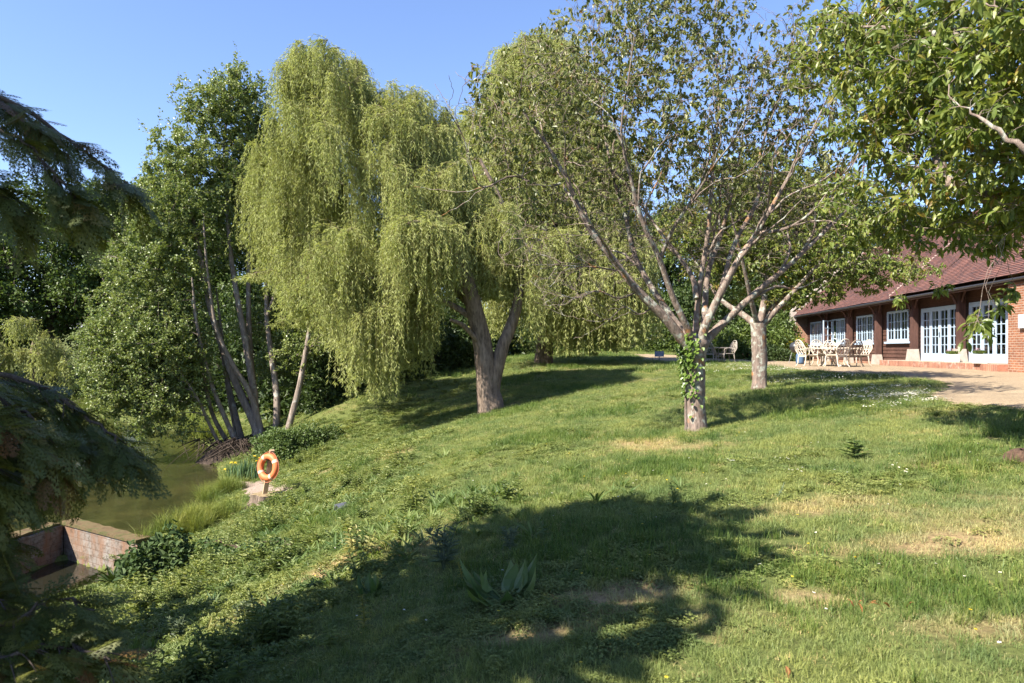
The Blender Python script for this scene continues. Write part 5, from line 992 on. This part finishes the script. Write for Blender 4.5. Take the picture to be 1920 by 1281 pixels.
lim(PP((-160, 640, 0), (-20, 690, 0), (80, 722, .1), (160, 765, .1), (225, 812, .1), (262, 856, .1)), .045); lim(PP((-150, 700, -.4), (-20, 730, -.4), (60, 770, -.3), (110, 830, -.3), (140, 890, -.3)), .035); lim(PP((-140, 730, .5), (0, 735, .5), (90, 755, .6), (160, 800, .7), (205, 845, .8)), .03)
lim(PP((-150, 760, -.8), (-60, 800, -.8), (0, 870, -.7), (25, 950, -.7)), .035); lim(PP((-130, 760, .2), (-10, 790, .2), (60, 850, .3), (90, 930, .3)), .03); lim(PP((-120, 860, -.5), (-40, 920, -.5), (0, 1000, -.4), (30, 1070, -.4)), .03); lim(PP((-150, 700, .8), (-40, 760, .9), (30, 830, 1), (70, 930, 1)), .03)
lim(PP((-150, 940, 0), (-60, 960, 0), (0, 1010, .1), (40, 1070, .1)), .03)
lim(PP((-160, 1190, -1), (-20, 1185, -1), (60, 1165, -1), (130, 1130, -1), (205, 1150, -1)), .03); lim(PP((-160, 1250, -1.3), (-30, 1250, -1.3), (80, 1225, -1.3), (150, 1215, -1.3), (235, 1245, -1.3)), .03); lim(PP((-150, 1120, -.6), (-40, 1120, -.6), (10, 1130, -.6), (60, 1150, -.5)), .025)
n_vis = len(limbs)
fp, fd, fl, fr_ = [], [], [], []
for li, q in enumerate(limbs):
    vis = li < n_vis; nb = 30 if vis else 10; tg = nrm(np.gradient(q, axis=0)); u = (.30 if vis else .3) + (.70 if vis else .7) * np.sort(RNG.random(nb)); ii = np.minimum((u * (len(q) - 1)).astype(int), len(q) - 1)
    side = np.where(np.arange(nb) % 2 == 0, 1, -1)[:, None]; sv = nrm(np.cross(tg[ii], np.array([[0, 0, 1.]])))
    dr = nrm(tg[ii] * 1.0 + sv * side * (.5 + .7 * RNG.random((nb, 1))) + np.array([0, 0, -1.]) * (.05 + .55 * RNG.random((nb, 1)) ** 1.3) + rand_unit(nb) * .22); L = (.05 + .20 * RNG.random(nb) ** 1.4) * (1.15 - .6 * u) * (.75 if q[0, 2] > 2.2 else 1)
    s = np.linspace(0, 1, 5)[None, :, None]; p = q[ii][:, None] + dr[:, None] * s * L[:, None, None]; p[:, :, 2] -= (s[..., 0] ** 2) * L[:, None] * (.05 + .35 * RNG.random((nb, 1)))
    tubes(t.br, p, np.broadcast_to(np.linspace(.004, .0015, 5)[None], (nb, 5)), 4)
    for f_ in ((.3, .65, 1.0) if vis else (.4, .8, 1.0)):
        x = f_ * 4; i0 = min(int(x), 3); pt = p[:, i0] * (1 - (x - i0)) + p[:, i0 + 1] * (x - i0); dd = nrm(p[:, i0 + 1] - p[:, i0]) * .6 + tg[ii] * .55 + RNG.standard_normal((nb, 3)) * .45 + sv * (RNG.random((nb, 1)) - .5) * 1.2
        fp.append(pt); fd.append(dd); fl.append((.11 + .11 * RNG.random(nb)) * (1 if vis else 2.6)); fr_.append(.5 * RNG.random(nb) + .5 * RNG.random())
fp, fd, fl, fr_ = map(np.concatenate, (fp, fd, fl, fr_)); nn = rand_unit(len(fp)) * .55 + [0, 0, 1.]
fronds(t.cr, fp, fd, nn, fl, (.02 + .30 * RNG.random(len(fp))), fr_)
column(t, B, B[2] + 1.4, B[2] + 9.0, 2.1, 160, True)
t.finish('conifer_tree', B, 'big dark conifer at the left edge with drooping flat sprays over the pond', 'tree', BARK_DK, CONIF)
t = Tree(); B = np.array([-7.5, 5.3, h1(-7.5, 5.3)]); t.limb(np.array([B - [0, 0, .3], B + [0, 0, 2], B + [0, .05, 4.6]]), .2, .03, n=14, sides=9, lump=.06)
column(t, B, B[2] + .8, B[2] + 5.4, 1.5, 60)
t.finish('conifer_tree', B, 'smaller conifer left of the big one, outside the picture, shading the slope', 'tree', BARK_DK, CONIF)

# ------------------------------------------------------------------ single weeds one can point at
W_G = leaf_mat('weed_leaf', [(0, (.045, .085, .025)), (.5, (.085, .14, .04)), (1, (.16, .21, .06))], .35, .45, .35); W_Y = leaf_mat('yellowing_weed', [(0, (.16, .17, .03)), (1, (.32, .28, .05))], .4); W_B = leaf_mat('thistle_leaf', [(0, (.07, .105, .06)), (1, (.16, .20, .12))], .3, .5, .3)
def weed(px, py, kind, h, lab, mat, cat='weed'):
    g = G(px, py); b = MB()
    if kind == 'dock':
        n = 17; a = RNG.random(n) * 6.28; el = .25 + .65 * RNG.random(n) ** 1.3; d = np.stack([np.cos(a) * np.cos(el), np.sin(a) * np.cos(el), np.sin(el)], -1); pet = h * .35; p0 = np.tile(g, (n, 1)); p1 = p0 + d * pet
        tubes(b, np.stack([p0, (p0 + p1) / 2, p1], 1), np.full((n, 3), .005), 4); nn = np.cross(d, np.stack([-np.sin(a), np.cos(a), 0 * a], -1)) * -1 + rand_unit(n) * .25; leaves(b, p1, d * [1.2, 1.2, .9] + rand_unit(n) * .35, nn, h * (.4 + .5 * RNG.random(n)), h * (.26 + .16 * RNG.random(n)), 'n', bend=.45)
    elif kind == 'thistle':
        for s in range(5):
            a = RNG.random() * 6.28; tip = g + np.array([math.cos(a) * h * .35 * (s > 0), math.sin(a) * h * .25 * (s > 0), h * (.75 + .25 * RNG.random())]); pp = spl([g, g * .5 + tip * .5 + [0, 0, h * .08], tip], 10); tubes(b, pp, np.linspace(.008, .004, 10), 5)
            n = 18; t_ = .1 + .9 * RNG.random(n); x = t_ * 9; i = np.minimum(x.astype(int), 8); p = pp[i] * (1 - (x - i)[:, None]) + pp[i + 1] * (x - i)[:, None]; aa = RNG.random(n) * 6.28; d = np.stack([np.cos(aa), np.sin(aa), .5 + .5 * t_], -1)
            L = h * (.16 + .16 * (1 - t_)); leaves(b, p, d, rand_unit(n) * .4 + [0, 0, 1], L, L * .22, 'h', bend=.3)
            for sg in (-1, 1): leaves(b, p + nrm(d) * (L * .35)[:, None], d + sg * np.stack([-np.sin(aa), np.cos(aa), 0 * aa], -1) * 1.2, rand_unit(n) * .4 + [0, 0, 1], L * .4, L * .13, 'q')
    elif kind == 'stem':
        for s in range(2 if h > .25 else 1):
            tip = g + np.array([.06 * RNG.standard_normal(), .04 * RNG.standard_normal(), h * (1 - .25 * s)]); pp = spl([g + [s * .05, 0, 0], g * .5 + tip * .5 + [.01, 0, 0], tip], 9); tubes(b, pp, np.linspace(.006, .003, 9), 5); n = 22; t_ = np.linspace(.15, 1, n); x = t_ * 8 - 1e-6; i = x.astype(int); p = pp[i] * (1 - (x - i)[:, None]) + pp[i + 1] * (x - i)[:, None]; aa = np.arange(n) * 2.4
            d = np.stack([np.cos(aa), np.sin(aa), .4 + .5 * t_], -1); L = h * (.34 - .2 * t_); leaves(b, p, d, np.tile([[0, 0, 1.]], (n, 1)) + rand_unit(n) * .3, L, L * .32, 'n', bend=.35)
    elif kind == 'tuft':
        n = 34; a = RNG.random(n) * 6.28; el = .55 + .9 * RNG.random(n); d = np.stack([np.cos(a) * np.cos(el), np.sin(a) * np.cos(el), np.sin(el)], -1); p0 = g + np.stack([np.cos(a), np.sin(a), 0 * a], -1) * h * .12 * RNG.random((n, 1)); leaves(b, p0, d, np.stack([-np.cos(a) * .6, -np.sin(a) * .6, 0 * a + 1], -1), h * (.6 + .5 * RNG.random(n)), h * .17, 'n', bend=.25)
    elif kind == 'fir':
        tip = g + [0, 0, h]; tubes(b, spl([g, tip], 5), np.linspace(.01, .004, 5), 5)
        P1, D1 = [], []
        for k in range(15):
            a = k * 2.4; z = h * (.12 + .8 * k / 15); R = h * (.75 * (1 - k / 17)); e = np.array([math.cos(a), math.sin(a), .25]); q = g + [0, 0, z] + np.linspace(0, 1, 12)[:, None] * e * R; tubes(b, q, np.full(12, .003), 4)
            for sg in (-1, 1): P1.append(q); D1.append(np.tile(e * .6 + sg * np.array([-math.sin(a), math.cos(a), .1]), (12, 1)))
        P1, D1 = np.concatenate(P1), np.concatenate(D1); leaves(b, P1, D1, rand_unit(len(P1)) * .3 + [0, 0, 1], h * .22, h * .06, 'h', bend=.2)
    o = b.build('weed' if kind != 'fir' else 'seedling', mat, loc=tuple(g)); tag(o, lab, cat, 'weeds standing out of the grass'); return o
weed(945, 1128, 'dock', .30, 'broad leaved dock plant standing in the shadow, the largest weed', W_G); weed(832, 1068, 'thistle', .40, 'bushy thistle on the edge of the near shadow left of the dock', W_B)
weed(957, 1032, 'thistle', .22, 'small bluish thistle in sun just beyond the dock', W_B); weed(1262, 958, 'stem', .26, 'thin dark leafy stem rising from the far edge of the near shadow', W_G); weed(1184, 975, 'stem', .22, 'low leafy stem at the shadow edge left of the taller one', W_G)
weed(692, 1120, 'dock', .17, 'small dock at the shadow edge near the lower middle left', W_G); weed(502, 1165, 'tuft', .26, 'upright strap leaved clump in sun near the lower left', W_G); weed(455, 1170, 'thistle', .26, 'thistle beside the upright clump at lower left', W_B)
weed(335, 1205, 'thistle', .28, 'dark thistle on the shadow line at lower left', W_B); weed(378, 1240, 'dock', .22, 'tall dock in shadow at the lower left', W_G); weed(265, 1235, 'dock', .20, 'dock with pointed upright leaves beside the conifer sprays', W_G); weed(682, 1185, 'stem', .24, 'yellowing leafy stem in the near shadow', W_Y)
weed(1455, 935, 'stem', .14, 'small dark weed among daisies on the sunny lawn', W_B); weed(1602, 862, 'fir', .26, 'low fir like seedling alone on the right of the lawn', W_G, 'seedling'); weed(867, 1095, 'stem', .16, 'yellowish seedling weed between the thistle and the dock', W_Y)
weed(935, 930, 'dock', .16, 'dock clump on the sunlit lawn above the near shadow', W_G); weed(1020, 1010, 'stem', .2, 'leafy weed with reddish tips at the shadow edge', W_G)
weed(212, 1095, 'tuft', .42, 'dark iris like clump of blades beside the channel', LEAF_DK)
# flag irises by the post
g0 = G(462, 902); r = empty('iris_clump', g0, 'clump of yellow flag irises at the water edge left of the lifebuoy', 'irises'); b = MB(); n = 110; q = np.stack([RNG.uniform(-.55, .38, n), RNG.uniform(-.2, .25, n)], -1); p = np.c_[g0[0] + q[:, 0], g0[1] + q[:, 1], H(g0[0] + q[:, 0], g0[1] + q[:, 1])]
d = rand_unit(n) * .16 + [0, 0, 1]; L = .45 + .25 * RNG.random(n); leaves(b, p, d, rand_unit(n) * [1, 1, .1], L, .035, 'n', bend=.1); b.build('leaves', leaf_mat('iris_leaf', [(0, (.05, .10, .05)), (1, (.12, .19, .09))], .3), r)
b = MB(); k = 8; q = p[RNG.choice(n, k)] + [0, 0, .52]; q[:, 2] += .18 * RNG.random(k)
for e in range(6): aa = e * 1.05 + RNG.random(k); leaves(b, q, np.stack([np.cos(aa), np.sin(aa), .5 - .8 * (e % 2) + 0 * aa], -1), np.tile([[0, 0, 1.]], (k, 1)), .055, .035, 'h')
b.build('flowers', leaf_mat('iris_petal', [(0, (.75, .52, .03)), (1, (.85, .65, .05))], .3), r)

# ------------------------------------------------------------------ grass, clover, daisies: what nobody could count
PROTO = {}
def proto(name, mb, mat): PROTO[name] = bpy.data.objects.new(name, mb.mesh(name, mat)); return PROTO[name]
def blades(n, R, hmin, hmax, W, lean, seg=2, droop=.25):
    b = MB(); rr = R * np.sqrt(RNG.random(n)); a = RNG.random(n) * 6.28; p = np.stack([rr * np.cos(a), rr * np.sin(a), -.01 + 0 * a], -1); h = hmin + (hmax - hmin) * RNG.random(n) ** 1.3; la = RNG.random(n) * 6.28; ln = lean * RNG.random(n)[:, None]
    dv = np.stack([np.cos(la), np.sin(la), 0 * la], -1) * ln; side = np.stack([-np.sin(la + RNG.standard_normal(n)), np.cos(la + RNG.standard_normal(n)), 0 * la], -1); side = nrm(side) * (W * (.7 + .6 * RNG.random(n)))[:, None] / 2
    m1 = p + dv * h[:, None] * .4 + np.array([0, 0, 1]) * h[:, None] * .55; m2 = p + dv * h[:, None] * (1 + droop) + np.array([0, 0, 1]) * h[:, None] * (1 - .35 * ln)
    V = np.stack([p - side, p + side, m1 + side * .8, m1 - side * .8, m2], 1); i = np.arange(n)[:, None] * 5; r = RNG.random(n); b.add(V, i + np.array([[0, 1, 2, 3]]), i + np.array([[3, 2, 4]]), r, r); return b
GA = blade_mat('lawn_blade', (.142, .188, .064), (.262, .305, .118), (.38, .345, .185), .34); GL = blade_mat('long_blade', (.06, .11, .025), (.14, .20, .05), (.30, .28, .10), .32, .5); GW = blade_mat('ground_leaf', (.125, .165, .052), (.23, .265, .092), (.31, .28, .14), .3, .35); GS = blade_mat('strap_leaf', (.075, .125, .04), (.16, .215, .075), (.25, .22, .09), .35, .3)
GD = blade_mat('straw_blade', (.30, .25, .12), (.42, .36, .19), (.40, .34, .18), .25)
for k in range(4): proto('lawn_tuft_%s' % 'abcd'[k], blades(60, .10, .025, .075 + .01 * k, .0042, .9), GA)
for k in range(2): proto('long_tuft_%s' % 'ab'[k], blades(40, .08, .06, .17, .005, .8), GL)
def clover(n, R, hmax, s):
    b = MB(); rr = R * np.sqrt(RNG.random(n)); a = RNG.random(n) * 6.28; p = np.stack([rr * np.cos(a), rr * np.sin(a), .01 + hmax * RNG.random(n) * (1 - .5 * rr / R)], -1)
    for e in range(3): aa = RNG.random() * 6.28 + e * 2.1 + RNG.random(n) * .5; leaves(b, p, np.stack([np.cos(aa), np.sin(aa), .15 + .3 * RNG.random(n)], -1), rand_unit(n) * .45 + [0, 0, 1], s, s * .8, 'h', bend=.05)
    return b
for k in range(2): proto('clover_patch_%s' % 'ab'[k], clover(46, .12, .06, .019 + .004 * k), GW)
def leafy(n, R, h):
    b = MB(); a = RNG.random(n) * 6.28; rr = R * np.sqrt(RNG.random(n)); p = np.stack([rr * np.cos(a), rr * np.sin(a), h * .1 + h * .7 * RNG.random(n)], -1); aa = RNG.random(n) * 6.28; leaves(b, p, np.stack([np.cos(aa), np.sin(aa), RNG.random(n) * .9], -1), rand_unit(n) * .5 + [0, 0, 1], .055, .024, 'h', bend=.2); return b
for k in range(2): proto('leafy_patch_%s' % 'ab'[k], leafy(60, .13, .10), GW)
def strap(n, h):
    b = MB(); a = RNG.random(n) * 6.28; el = .5 + .75 * RNG.random(n); d = np.stack([np.cos(a) * np.cos(el), np.sin(a) * np.cos(el), np.sin(el)], -1); p = np.stack([np.cos(a), np.sin(a), 0 * a], -1) * .03 * RNG.random((n, 1)); leaves(b, p, d, np.stack([-np.cos(a), -np.sin(a), 0 * a + 1], -1), h * (.6 + .5 * RNG.random(n)), h * .15, 'n', bend=.32); return b
for k in range(2): proto('strap_tuft_%s' % 'ab'[k], strap(11, .17 + .05 * k), GS)
proto('straw_tuft_a', blades(40, .10, .02, .055, .004, 1.5), GD)
proto('sedge_tuft_a', blades(70, .10, .25, .62, .008, .8, droop=.5), blade_mat('sedge_blade', (.11, .15, .035), (.22, .25, .07), (.34, .29, .12), .35, .6))
def daisy(n=5, R=.07):
    b = MB(); q = np.stack([RNG.uniform(-R, R, n), RNG.uniform(-R, R, n), .045 + .03 * RNG.random(n)], -1)
    for e in range(8): aa = np.full(n, e * math.pi / 4); leaves(b, q, np.stack([np.cos(aa), np.sin(aa), .12 + 0 * aa], -1), np.tile([[0, -.2, 1.]], (n, 1)), .011, .007, 'q', bend=0)
    V = q[:, None] + np.array([[-.003, -.003, .003], [.003, -.003, .003], [.003, .003, .003], [-.003, .003, .003]])[None]; b.add(V, np.arange(n)[:, None] * 4 + np.arange(4)[None], m=1); tubes(b, np.stack([q * [1, 1, 0], q], 1), np.full((n, 2), .001), 3, m=2); return b
DAIS = [flat_mat('daisy_white', (.82, .82, .80), .6, .2, .02), flat_mat('daisy_yellow', (.7, .5, .04), .6), GA]; proto('daisy_patch_a', daisy(), DAIS); proto('daisy_patch_b', daisy(1, .01), DAIS)
proto('buttercup_a', daisy(1, .01), [flat_mat('buttercup', (.75, .58, .03), .4), flat_mat('buttercup_eye', (.6, .4, .03), .5), GA])
def scatter(name, protos, pos, scl, lab, tilt=.12, kind='stuff'):
    """points carrying copies of a few tufts (geometry nodes)"""
    protos = sorted(protos); n = len(pos)
    col = bpy.data.collections.new(name + '_tufts')
    for q in protos: col.objects.link(PROTO[q])
    me = bpy.data.meshes.new(name); me.vertices.add(n); me.vertices.foreach_set('co', pos.astype(np.float32).ravel())
    rot = np.stack([RNG.standard_normal(n) * tilt, RNG.standard_normal(n) * tilt, RNG.random(n) * 6.283], -1)
    a = me.attributes.new('rot', 'FLOAT_VECTOR', 'POINT'); a.data.foreach_set('vector', rot.astype(np.float32).ravel())
    a = me.attributes.new('scl', 'FLOAT_VECTOR', 'POINT'); a.data.foreach_set('vector', scl.astype(np.float32).ravel())
    a = me.attributes.new('idx', 'INT', 'POINT'); a.data.foreach_set('value', RNG.integers(0, len(protos), n).astype(np.int32)); me.update()
    o = bpy.data.objects.new(name, me); C.objects.link(o); tag(o, lab, None, kind=kind)
    ng = bpy.data.node_groups.new(name + '_scatter', 'GeometryNodeTree'); ng.interface.new_socket('Geometry', in_out='INPUT', socket_type='NodeSocketGeometry'); ng.interface.new_socket('Geometry', in_out='OUTPUT', socket_type='NodeSocketGeometry')
    gi = ng.nodes.new('NodeGroupInput'); go = ng.nodes.new('NodeGroupOutput'); ip = ng.nodes.new('GeometryNodeInstanceOnPoints'); ci = ng.nodes.new('GeometryNodeCollectionInfo'); ci.inputs['Collection'].default_value = col; ci.inputs['Separate Children'].default_value = True; ci.inputs['Reset Children'].default_value = True
    def na(nm, ty): x = ng.nodes.new('GeometryNodeInputNamedAttribute'); x.data_type = ty; x.inputs['Name'].default_value = nm; return x.outputs[0]
    L = ng.links.new; L(gi.outputs[0], ip.inputs['Points']); L(ci.outputs[0], ip.inputs['Instance']); ip.inputs['Pick Instance'].default_value = True; L(na('idx', 'INT'), ip.inputs['Instance Index']); L(na('rot', 'FLOAT_VECTOR'), ip.inputs['Rotation']); L(na('scl', 'FLOAT_VECTOR'), ip.inputs['Scale']); L(ip.outputs[0], go.inputs[0])
    md = o.modifiers.new('scatter', 'NODES'); md.node_group = ng; return o
def ring(n, r0, r1, half=.86):
    a = RNG.uniform(-half, half, n); r = np.sqrt(RNG.uniform(r0 ** 2, r1 ** 2, n)); return r * np.sin(a), r * np.cos(a)
def ok(x, y, m=.05):
    k = (sdist(POND, x, y) > .05) & (sdist(CHAN, x, y) > .0) & (sdist(GRAVEL, x, y) > m * (RNG.random(len(x)) * 4 - 2.2)) & (sdist(DRIVE, x, y) > 0) & (sdist(BANKG, x, y) > -.08)
    k &= ((x - 13.2 - .1275 * y) < -1.0) & (y < 54) & (x > -26)
    return k
def vn(x, y, s, ph=0.):     # cheap value pattern, for which plant grows where
    return .5 + .25 * (np.sin(x * s + 1.7 * np.sin(y * s * .7 + ph)) + np.sin(y * s * 1.3 + 1.3 * np.sin(x * s * .8 + 2 + ph)))
def dryspot(x, y):
    d = np.zeros(len(x))
    for cx, cy, rx, ry, am in DRY_SPOTS: d = np.maximum(d, np.clip(1 - np.hypot((x - cx) / rx, (y - cy) / ry), 0, 1) * am * 3)
    return d
LX, LY, LS, LH = [], [], [], []
for r0, r1, dens, s, hs in ((2.3, 5, 260, .75, .8), (5, 9, 150, .95, .9), (9, 15, 115, 1.05, .95), (15, 26, 52, 1.5, 1.1), (26, 54, 15, 2.7, 1.6)):
    n = int(dens * .86 * (r1 ** 2 - r0 ** 2)); x, y = ring(n, r0, r1); LX.append(x); LY.append(y); LS.append(np.full(n, s)); LH.append(np.full(n, hs))
x, y, s, hs = map(np.concatenate, (LX, LY, LS, LH)); k = ok(x, y); x, y, s, hs = x[k], y[k], s[k], hs[k]
w = vn(x, y, .9) * .6 + vn(x, y, 2.3, 1.) * .4 + np.clip((-x - .4) * .10, -.12, .34) + .12 * RNG.standard_normal(len(x)) + .25 * np.exp(-((x - .6) ** 2 / 1.4 + (y - 4.3) ** 2 / .35)) + .4 * np.exp(-((x - 1.75) ** 2 / .5 + (y - 4.65) ** 2 / .10)) + .4 * np.exp(-((x - .85) ** 2 / .25 + (y - 3.75) ** 2 / .06))
dry = dryspot(x, y); u = RNG.random(len(x)); z = H(x, y); pos = np.stack([x, y, z], -1); thin = RNG.random(len(x)) > dry * .6
sc = np.stack([s, s, hs * (.7 + .6 * RNG.random(len(x)))], -1); mow = np.clip(.75 + .3 * vn(x, y, 1.6, 4.), .6, 1.2); sc[:, 2] *= mow
isw = w + .35 * (RNG.random(len(x)) - .5) > .76; iss = (u < .10 + .5 * dry) & (~isw | (u < .06)); isw &= ~iss
k = (~isw) & (~iss) & thin; lg = k & (vn(x, y, 1.3, 2.) + .2 * RNG.standard_normal(len(x)) > .84)
scatter('grass', ['lawn_tuft_a', 'lawn_tuft_b', 'lawn_tuft_c', 'lawn_tuft_d'], pos[k & ~lg], sc[k & ~lg], 'short sunlit lawn grass covering the slope')
scatter('long_grass', ['long_tuft_a', 'long_tuft_b'], pos[lg], sc[lg], 'longer grass tufts growing through the lawn')
scatter('straw_grass', ['straw_tuft_a'], pos[iss], sc[iss], 'dry straw coloured grass in worn patches of the lawn')
k2 = isw & thin & (x > -1.2); scatter('clover', ['clover_patch_a', 'clover_patch_b'], pos[k2], np.clip(sc[k2], 0, 1.2) * .85, 'dark green clover spreading through the near lawn')
k3 = isw & thin & (x <= -1.2); scatter('ground_cover', ['leafy_patch_a', 'leafy_patch_b', 'clover_patch_a'], pos[k3], np.clip(sc[k3], 0, 1.25) * [.8, .8, .85], 'leafy weeds covering the slope down to the pond')
# strap leaved weeds in drifts on the slope
dr = [(560, 985, 1.5, .9, 130), (740, 985, 1.4, .8, 120), (640, 1015, 1.3, .7, 100), (470, 985, 1.1, .9, 90), (300, 1120, 1.2, .9, 90), (870, 950, 1.4, 1.2, 45), (430, 1080, 1.2, .6, 60), (1000, 960, 1.2, 1., 18), (640, 930, 2.5, 1.6, 90), (160, 1120, 1.0, .8, 90), (700, 1060, .9, .5, 60)]
q = np.concatenate([G(a, b_)[:2] + RNG.standard_normal((n, 2)) * [rx * .55, ry * .55] for a, b_, rx, ry, n in dr]); kk = ok(q[:, 0], q[:, 1]); q = q[kk]; s = .4 + .65 * RNG.random(len(q)) ** 1.5
def nettle():
    b = MB()
    for k in range(5):
        a = RNG.random() * 6.28; g0 = np.array([math.cos(a), math.sin(a), 0]) * .07 * RNG.random(); h = .13 + .12 * RNG.random(); tip = g0 + [.05 * RNG.standard_normal(), .05 * RNG.standard_normal(), h]; n = 14; t_ = np.linspace(.2, 1, n)[:, None]; p = g0 + (tip - g0) * t_; aa = np.arange(n) * 2.2 + a
        tubes(b, np.stack([g0, (g0 + tip) / 2, tip]), np.full(3, .003), 3); L = h * (.42 - .25 * t_[:, 0]); leaves(b, p, np.stack([np.cos(aa), np.sin(aa), .35 + .3 * t_[:, 0]], -1), np.tile([[0, 0, 1.]], (n, 1)) + rand_unit(n) * .3, L, L * .42, 'h', bend=.3)
    return b
for k in range(2): proto('nettle_tuft_%s' % 'ab'[k], nettle(), GW)
nd = [(250, 1120, 1.6, 1.2, 80), (180, 1180, 1.2, 1.0, 45), (400, 1090, 1.3, .8, 34), (620, 1025, 1.4, .7, 24), (460, 1010, 1.0, .8, 34), (600, 930, 1.9, 1.4, 34), (800, 1000, 1.2, .8, 14), (420, 1240, 1.2, .6, 26), (560, 870, 1.4, 1.1, 26)]
qn = np.concatenate([G(a, b_)[:2] + RNG.standard_normal((n, 2)) * [rx * .5, ry * .5] for a, b_, rx, ry, n in nd]); qn = qn[ok(qn[:, 0], qn[:, 1])]; sn = .6 + .8 * RNG.random(len(qn)); scatter('tall_weeds', ['nettle_tuft_a', 'nettle_tuft_b'], np.c_[qn, H(qn[:, 0], qn[:, 1])], np.stack([sn, sn, sn], -1), 'taller leafy weeds standing in patches on the lower slope')
scatter('strap_weeds', ['strap_tuft_a', 'strap_tuft_b'], np.c_[q, H(q[:, 0], q[:, 1])], np.stack([s, s, s], -1), 'drifts of strap leaved weeds across the lower slope')
# sedge on the bank
sd = [(400, 940, .55, .6, 60), (430, 925, .35, .4, 30), (385, 985, .5, .5, 45), (350, 1000, .4, .4, 22), (300, 1000, .5, .3, 16), (500, 870, .4, .3, 8)]
q = np.concatenate([G(a, b_)[:2] + RNG.standard_normal((n, 2)) * [rx * .5, ry * .5] for a, b_, rx, ry, n in sd]); kk = (sdist(CHAN, q[:, 0], q[:, 1]) > .1) & (sdist(POND, q[:, 0], q[:, 1]) > -.5); q = q[kk]; s = .6 + .6 * RNG.random(len(q)); scatter('sedge', ['sedge_tuft_a'], np.c_[q, np.maximum(H(q[:, 0], q[:, 1]), WATER - .1)], np.stack([s, s, s], -1), 'tall pale sedge leaning over the pond edge')
a = RNG.random(160); q = np.stack([np.interp(a, [0, .4, .7, 1], [-28, -22, -16, -12.5]) + RNG.standard_normal(160) * .3, np.interp(a, [0, .4, .7, 1], [46, 42, 35.2, 30.2]) + RNG.standard_normal(160) * .3], -1); s = 1.2 + .9 * RNG.random(160); scatter('reeds', ['sedge_tuft_a'], np.c_[q, np.maximum(H(q[:, 0], q[:, 1]), WATER - .05)], np.stack([s * 1.4, s * 1.4, s], -1), 'fringe of reeds along the far pond bank')
# daisies
dz = [(1685, 748, .9, .7, 130), (1740, 757, 1.0, .3, 50), (1620, 738, 1.3, .8, 60), (1560, 712, 2.2, 1.3, 110), (1480, 697, 2.2, 2.0, 110), (1400, 690, 2.2, 2.0, 50), (1600, 900, 2.5, 2., 5)]
q = np.concatenate([G(a, b_)[:2] + RNG.standard_normal((n, 2)) * [rx * .5, ry * .5] for a, b_, rx, ry, n in dz]); q = q[ok(q[:, 0], q[:, 1])]; d0 = np.hypot(q[:, 0], q[:, 1]); s = .9 + .025 * d0; scatter('daisies', ['daisy_patch_a'], np.c_[q, H(q[:, 0], q[:, 1]) + .02], np.stack([s, s, s], -1), 'white daisies flowering in the lawn beside the gravel')
x, y = ring(420, 3.2, 14); kk = ok(x, y); s = np.full(kk.sum(), .85); scatter('scattered_daisies', ['daisy_patch_b', 'buttercup_a'], np.c_[x[kk], y[kk], H(x[kk], y[kk]) + .015], np.stack([s, s, s], -1), 'single daisies and buttercups dotted over the near lawn')
# ------------------------------------------------------------------ sky, sun, camera
w = bpy.data.worlds.new('World'); bpy.context.scene.world = w; w.use_nodes = True; nt = w.node_tree; nt.nodes.clear()
sky = nt.nodes.new('ShaderNodeTexSky'); sky.sky_type = 'NISHITA'; sky.sun_disc = False; sky.sun_elevation = SUN_EL; sky.sun_rotation = math.atan2(-SUN_DIR[0], -SUN_DIR[1])
sky.air_density = 1.0; sky.dust_density = .3; sky.ozone_density = 7.0; sky.altitude = 50
bg = nt.nodes.new('ShaderNodeBackground'); bg.inputs[1].default_value = .088; ow = nt.nodes.new('ShaderNodeOutputWorld'); tint = mixc(nt, 1.0, sky.outputs[0], (1.14, .98, .97), 'MULTIPLY'); nt.links.new(tint, bg.inputs[0]); nt.links.new(bg.outputs[0], ow.inputs[0])
sl = bpy.data.lights.new('sun', 'SUN'); sl.energy = 4.8; sl.angle = math.radians(.53); sl.color = (1.0, .92, .80); so = bpy.data.objects.new('sun', sl); C.objects.link(so)
from mathutils import Vector
so.rotation_euler = Vector((SUN_DIR[0] * math.cos(SUN_EL), SUN_DIR[1] * math.cos(SUN_EL), -math.sin(SUN_EL))).to_track_quat('-Z', 'Y').to_euler(); so.location = (-20, -20, 25)
cd = bpy.data.cameras.new('camera'); cam = bpy.data.objects.new('camera', cd); C.objects.link(cam); cam.location = (0, 0, EYE); cam.rotation_euler = (math.pi / 2, 0, 0)
cd.sensor_width = 36; cd.lens = F / 1920 * 36; cd.shift_y = (HY - 640.5) / 1920; cd.clip_start = .05; cd.clip_end = 2000
cd.dof.use_dof = True; cd.dof.focus_distance = 12.5; cd.dof.aperture_fstop = 4.0
sc = bpy.context.scene; sc.camera = cam; sc.view_settings.view_transform = 'Standard'; sc.view_settings.look = 'None'; sc.view_settings.exposure = 1.78; sc.view_settings.gamma = 1
sc.render.engine = 'CYCLES'; cy = sc.cycles; cy.max_bounces = 6; cy.diffuse_bounces = 3; cy.glossy_bounces = 3; cy.transmission_bounces = 4; cy.transparent_max_bounces = 8; cy.caustics_reflective = False; cy.caustics_refractive = False
cy.use_denoising = True; cy.denoiser = 'OPENIMAGEDENOISE'; cy.use_adaptive_sampling = True; cy.adaptive_threshold = .01; cy.sample_clamp_indirect = 6
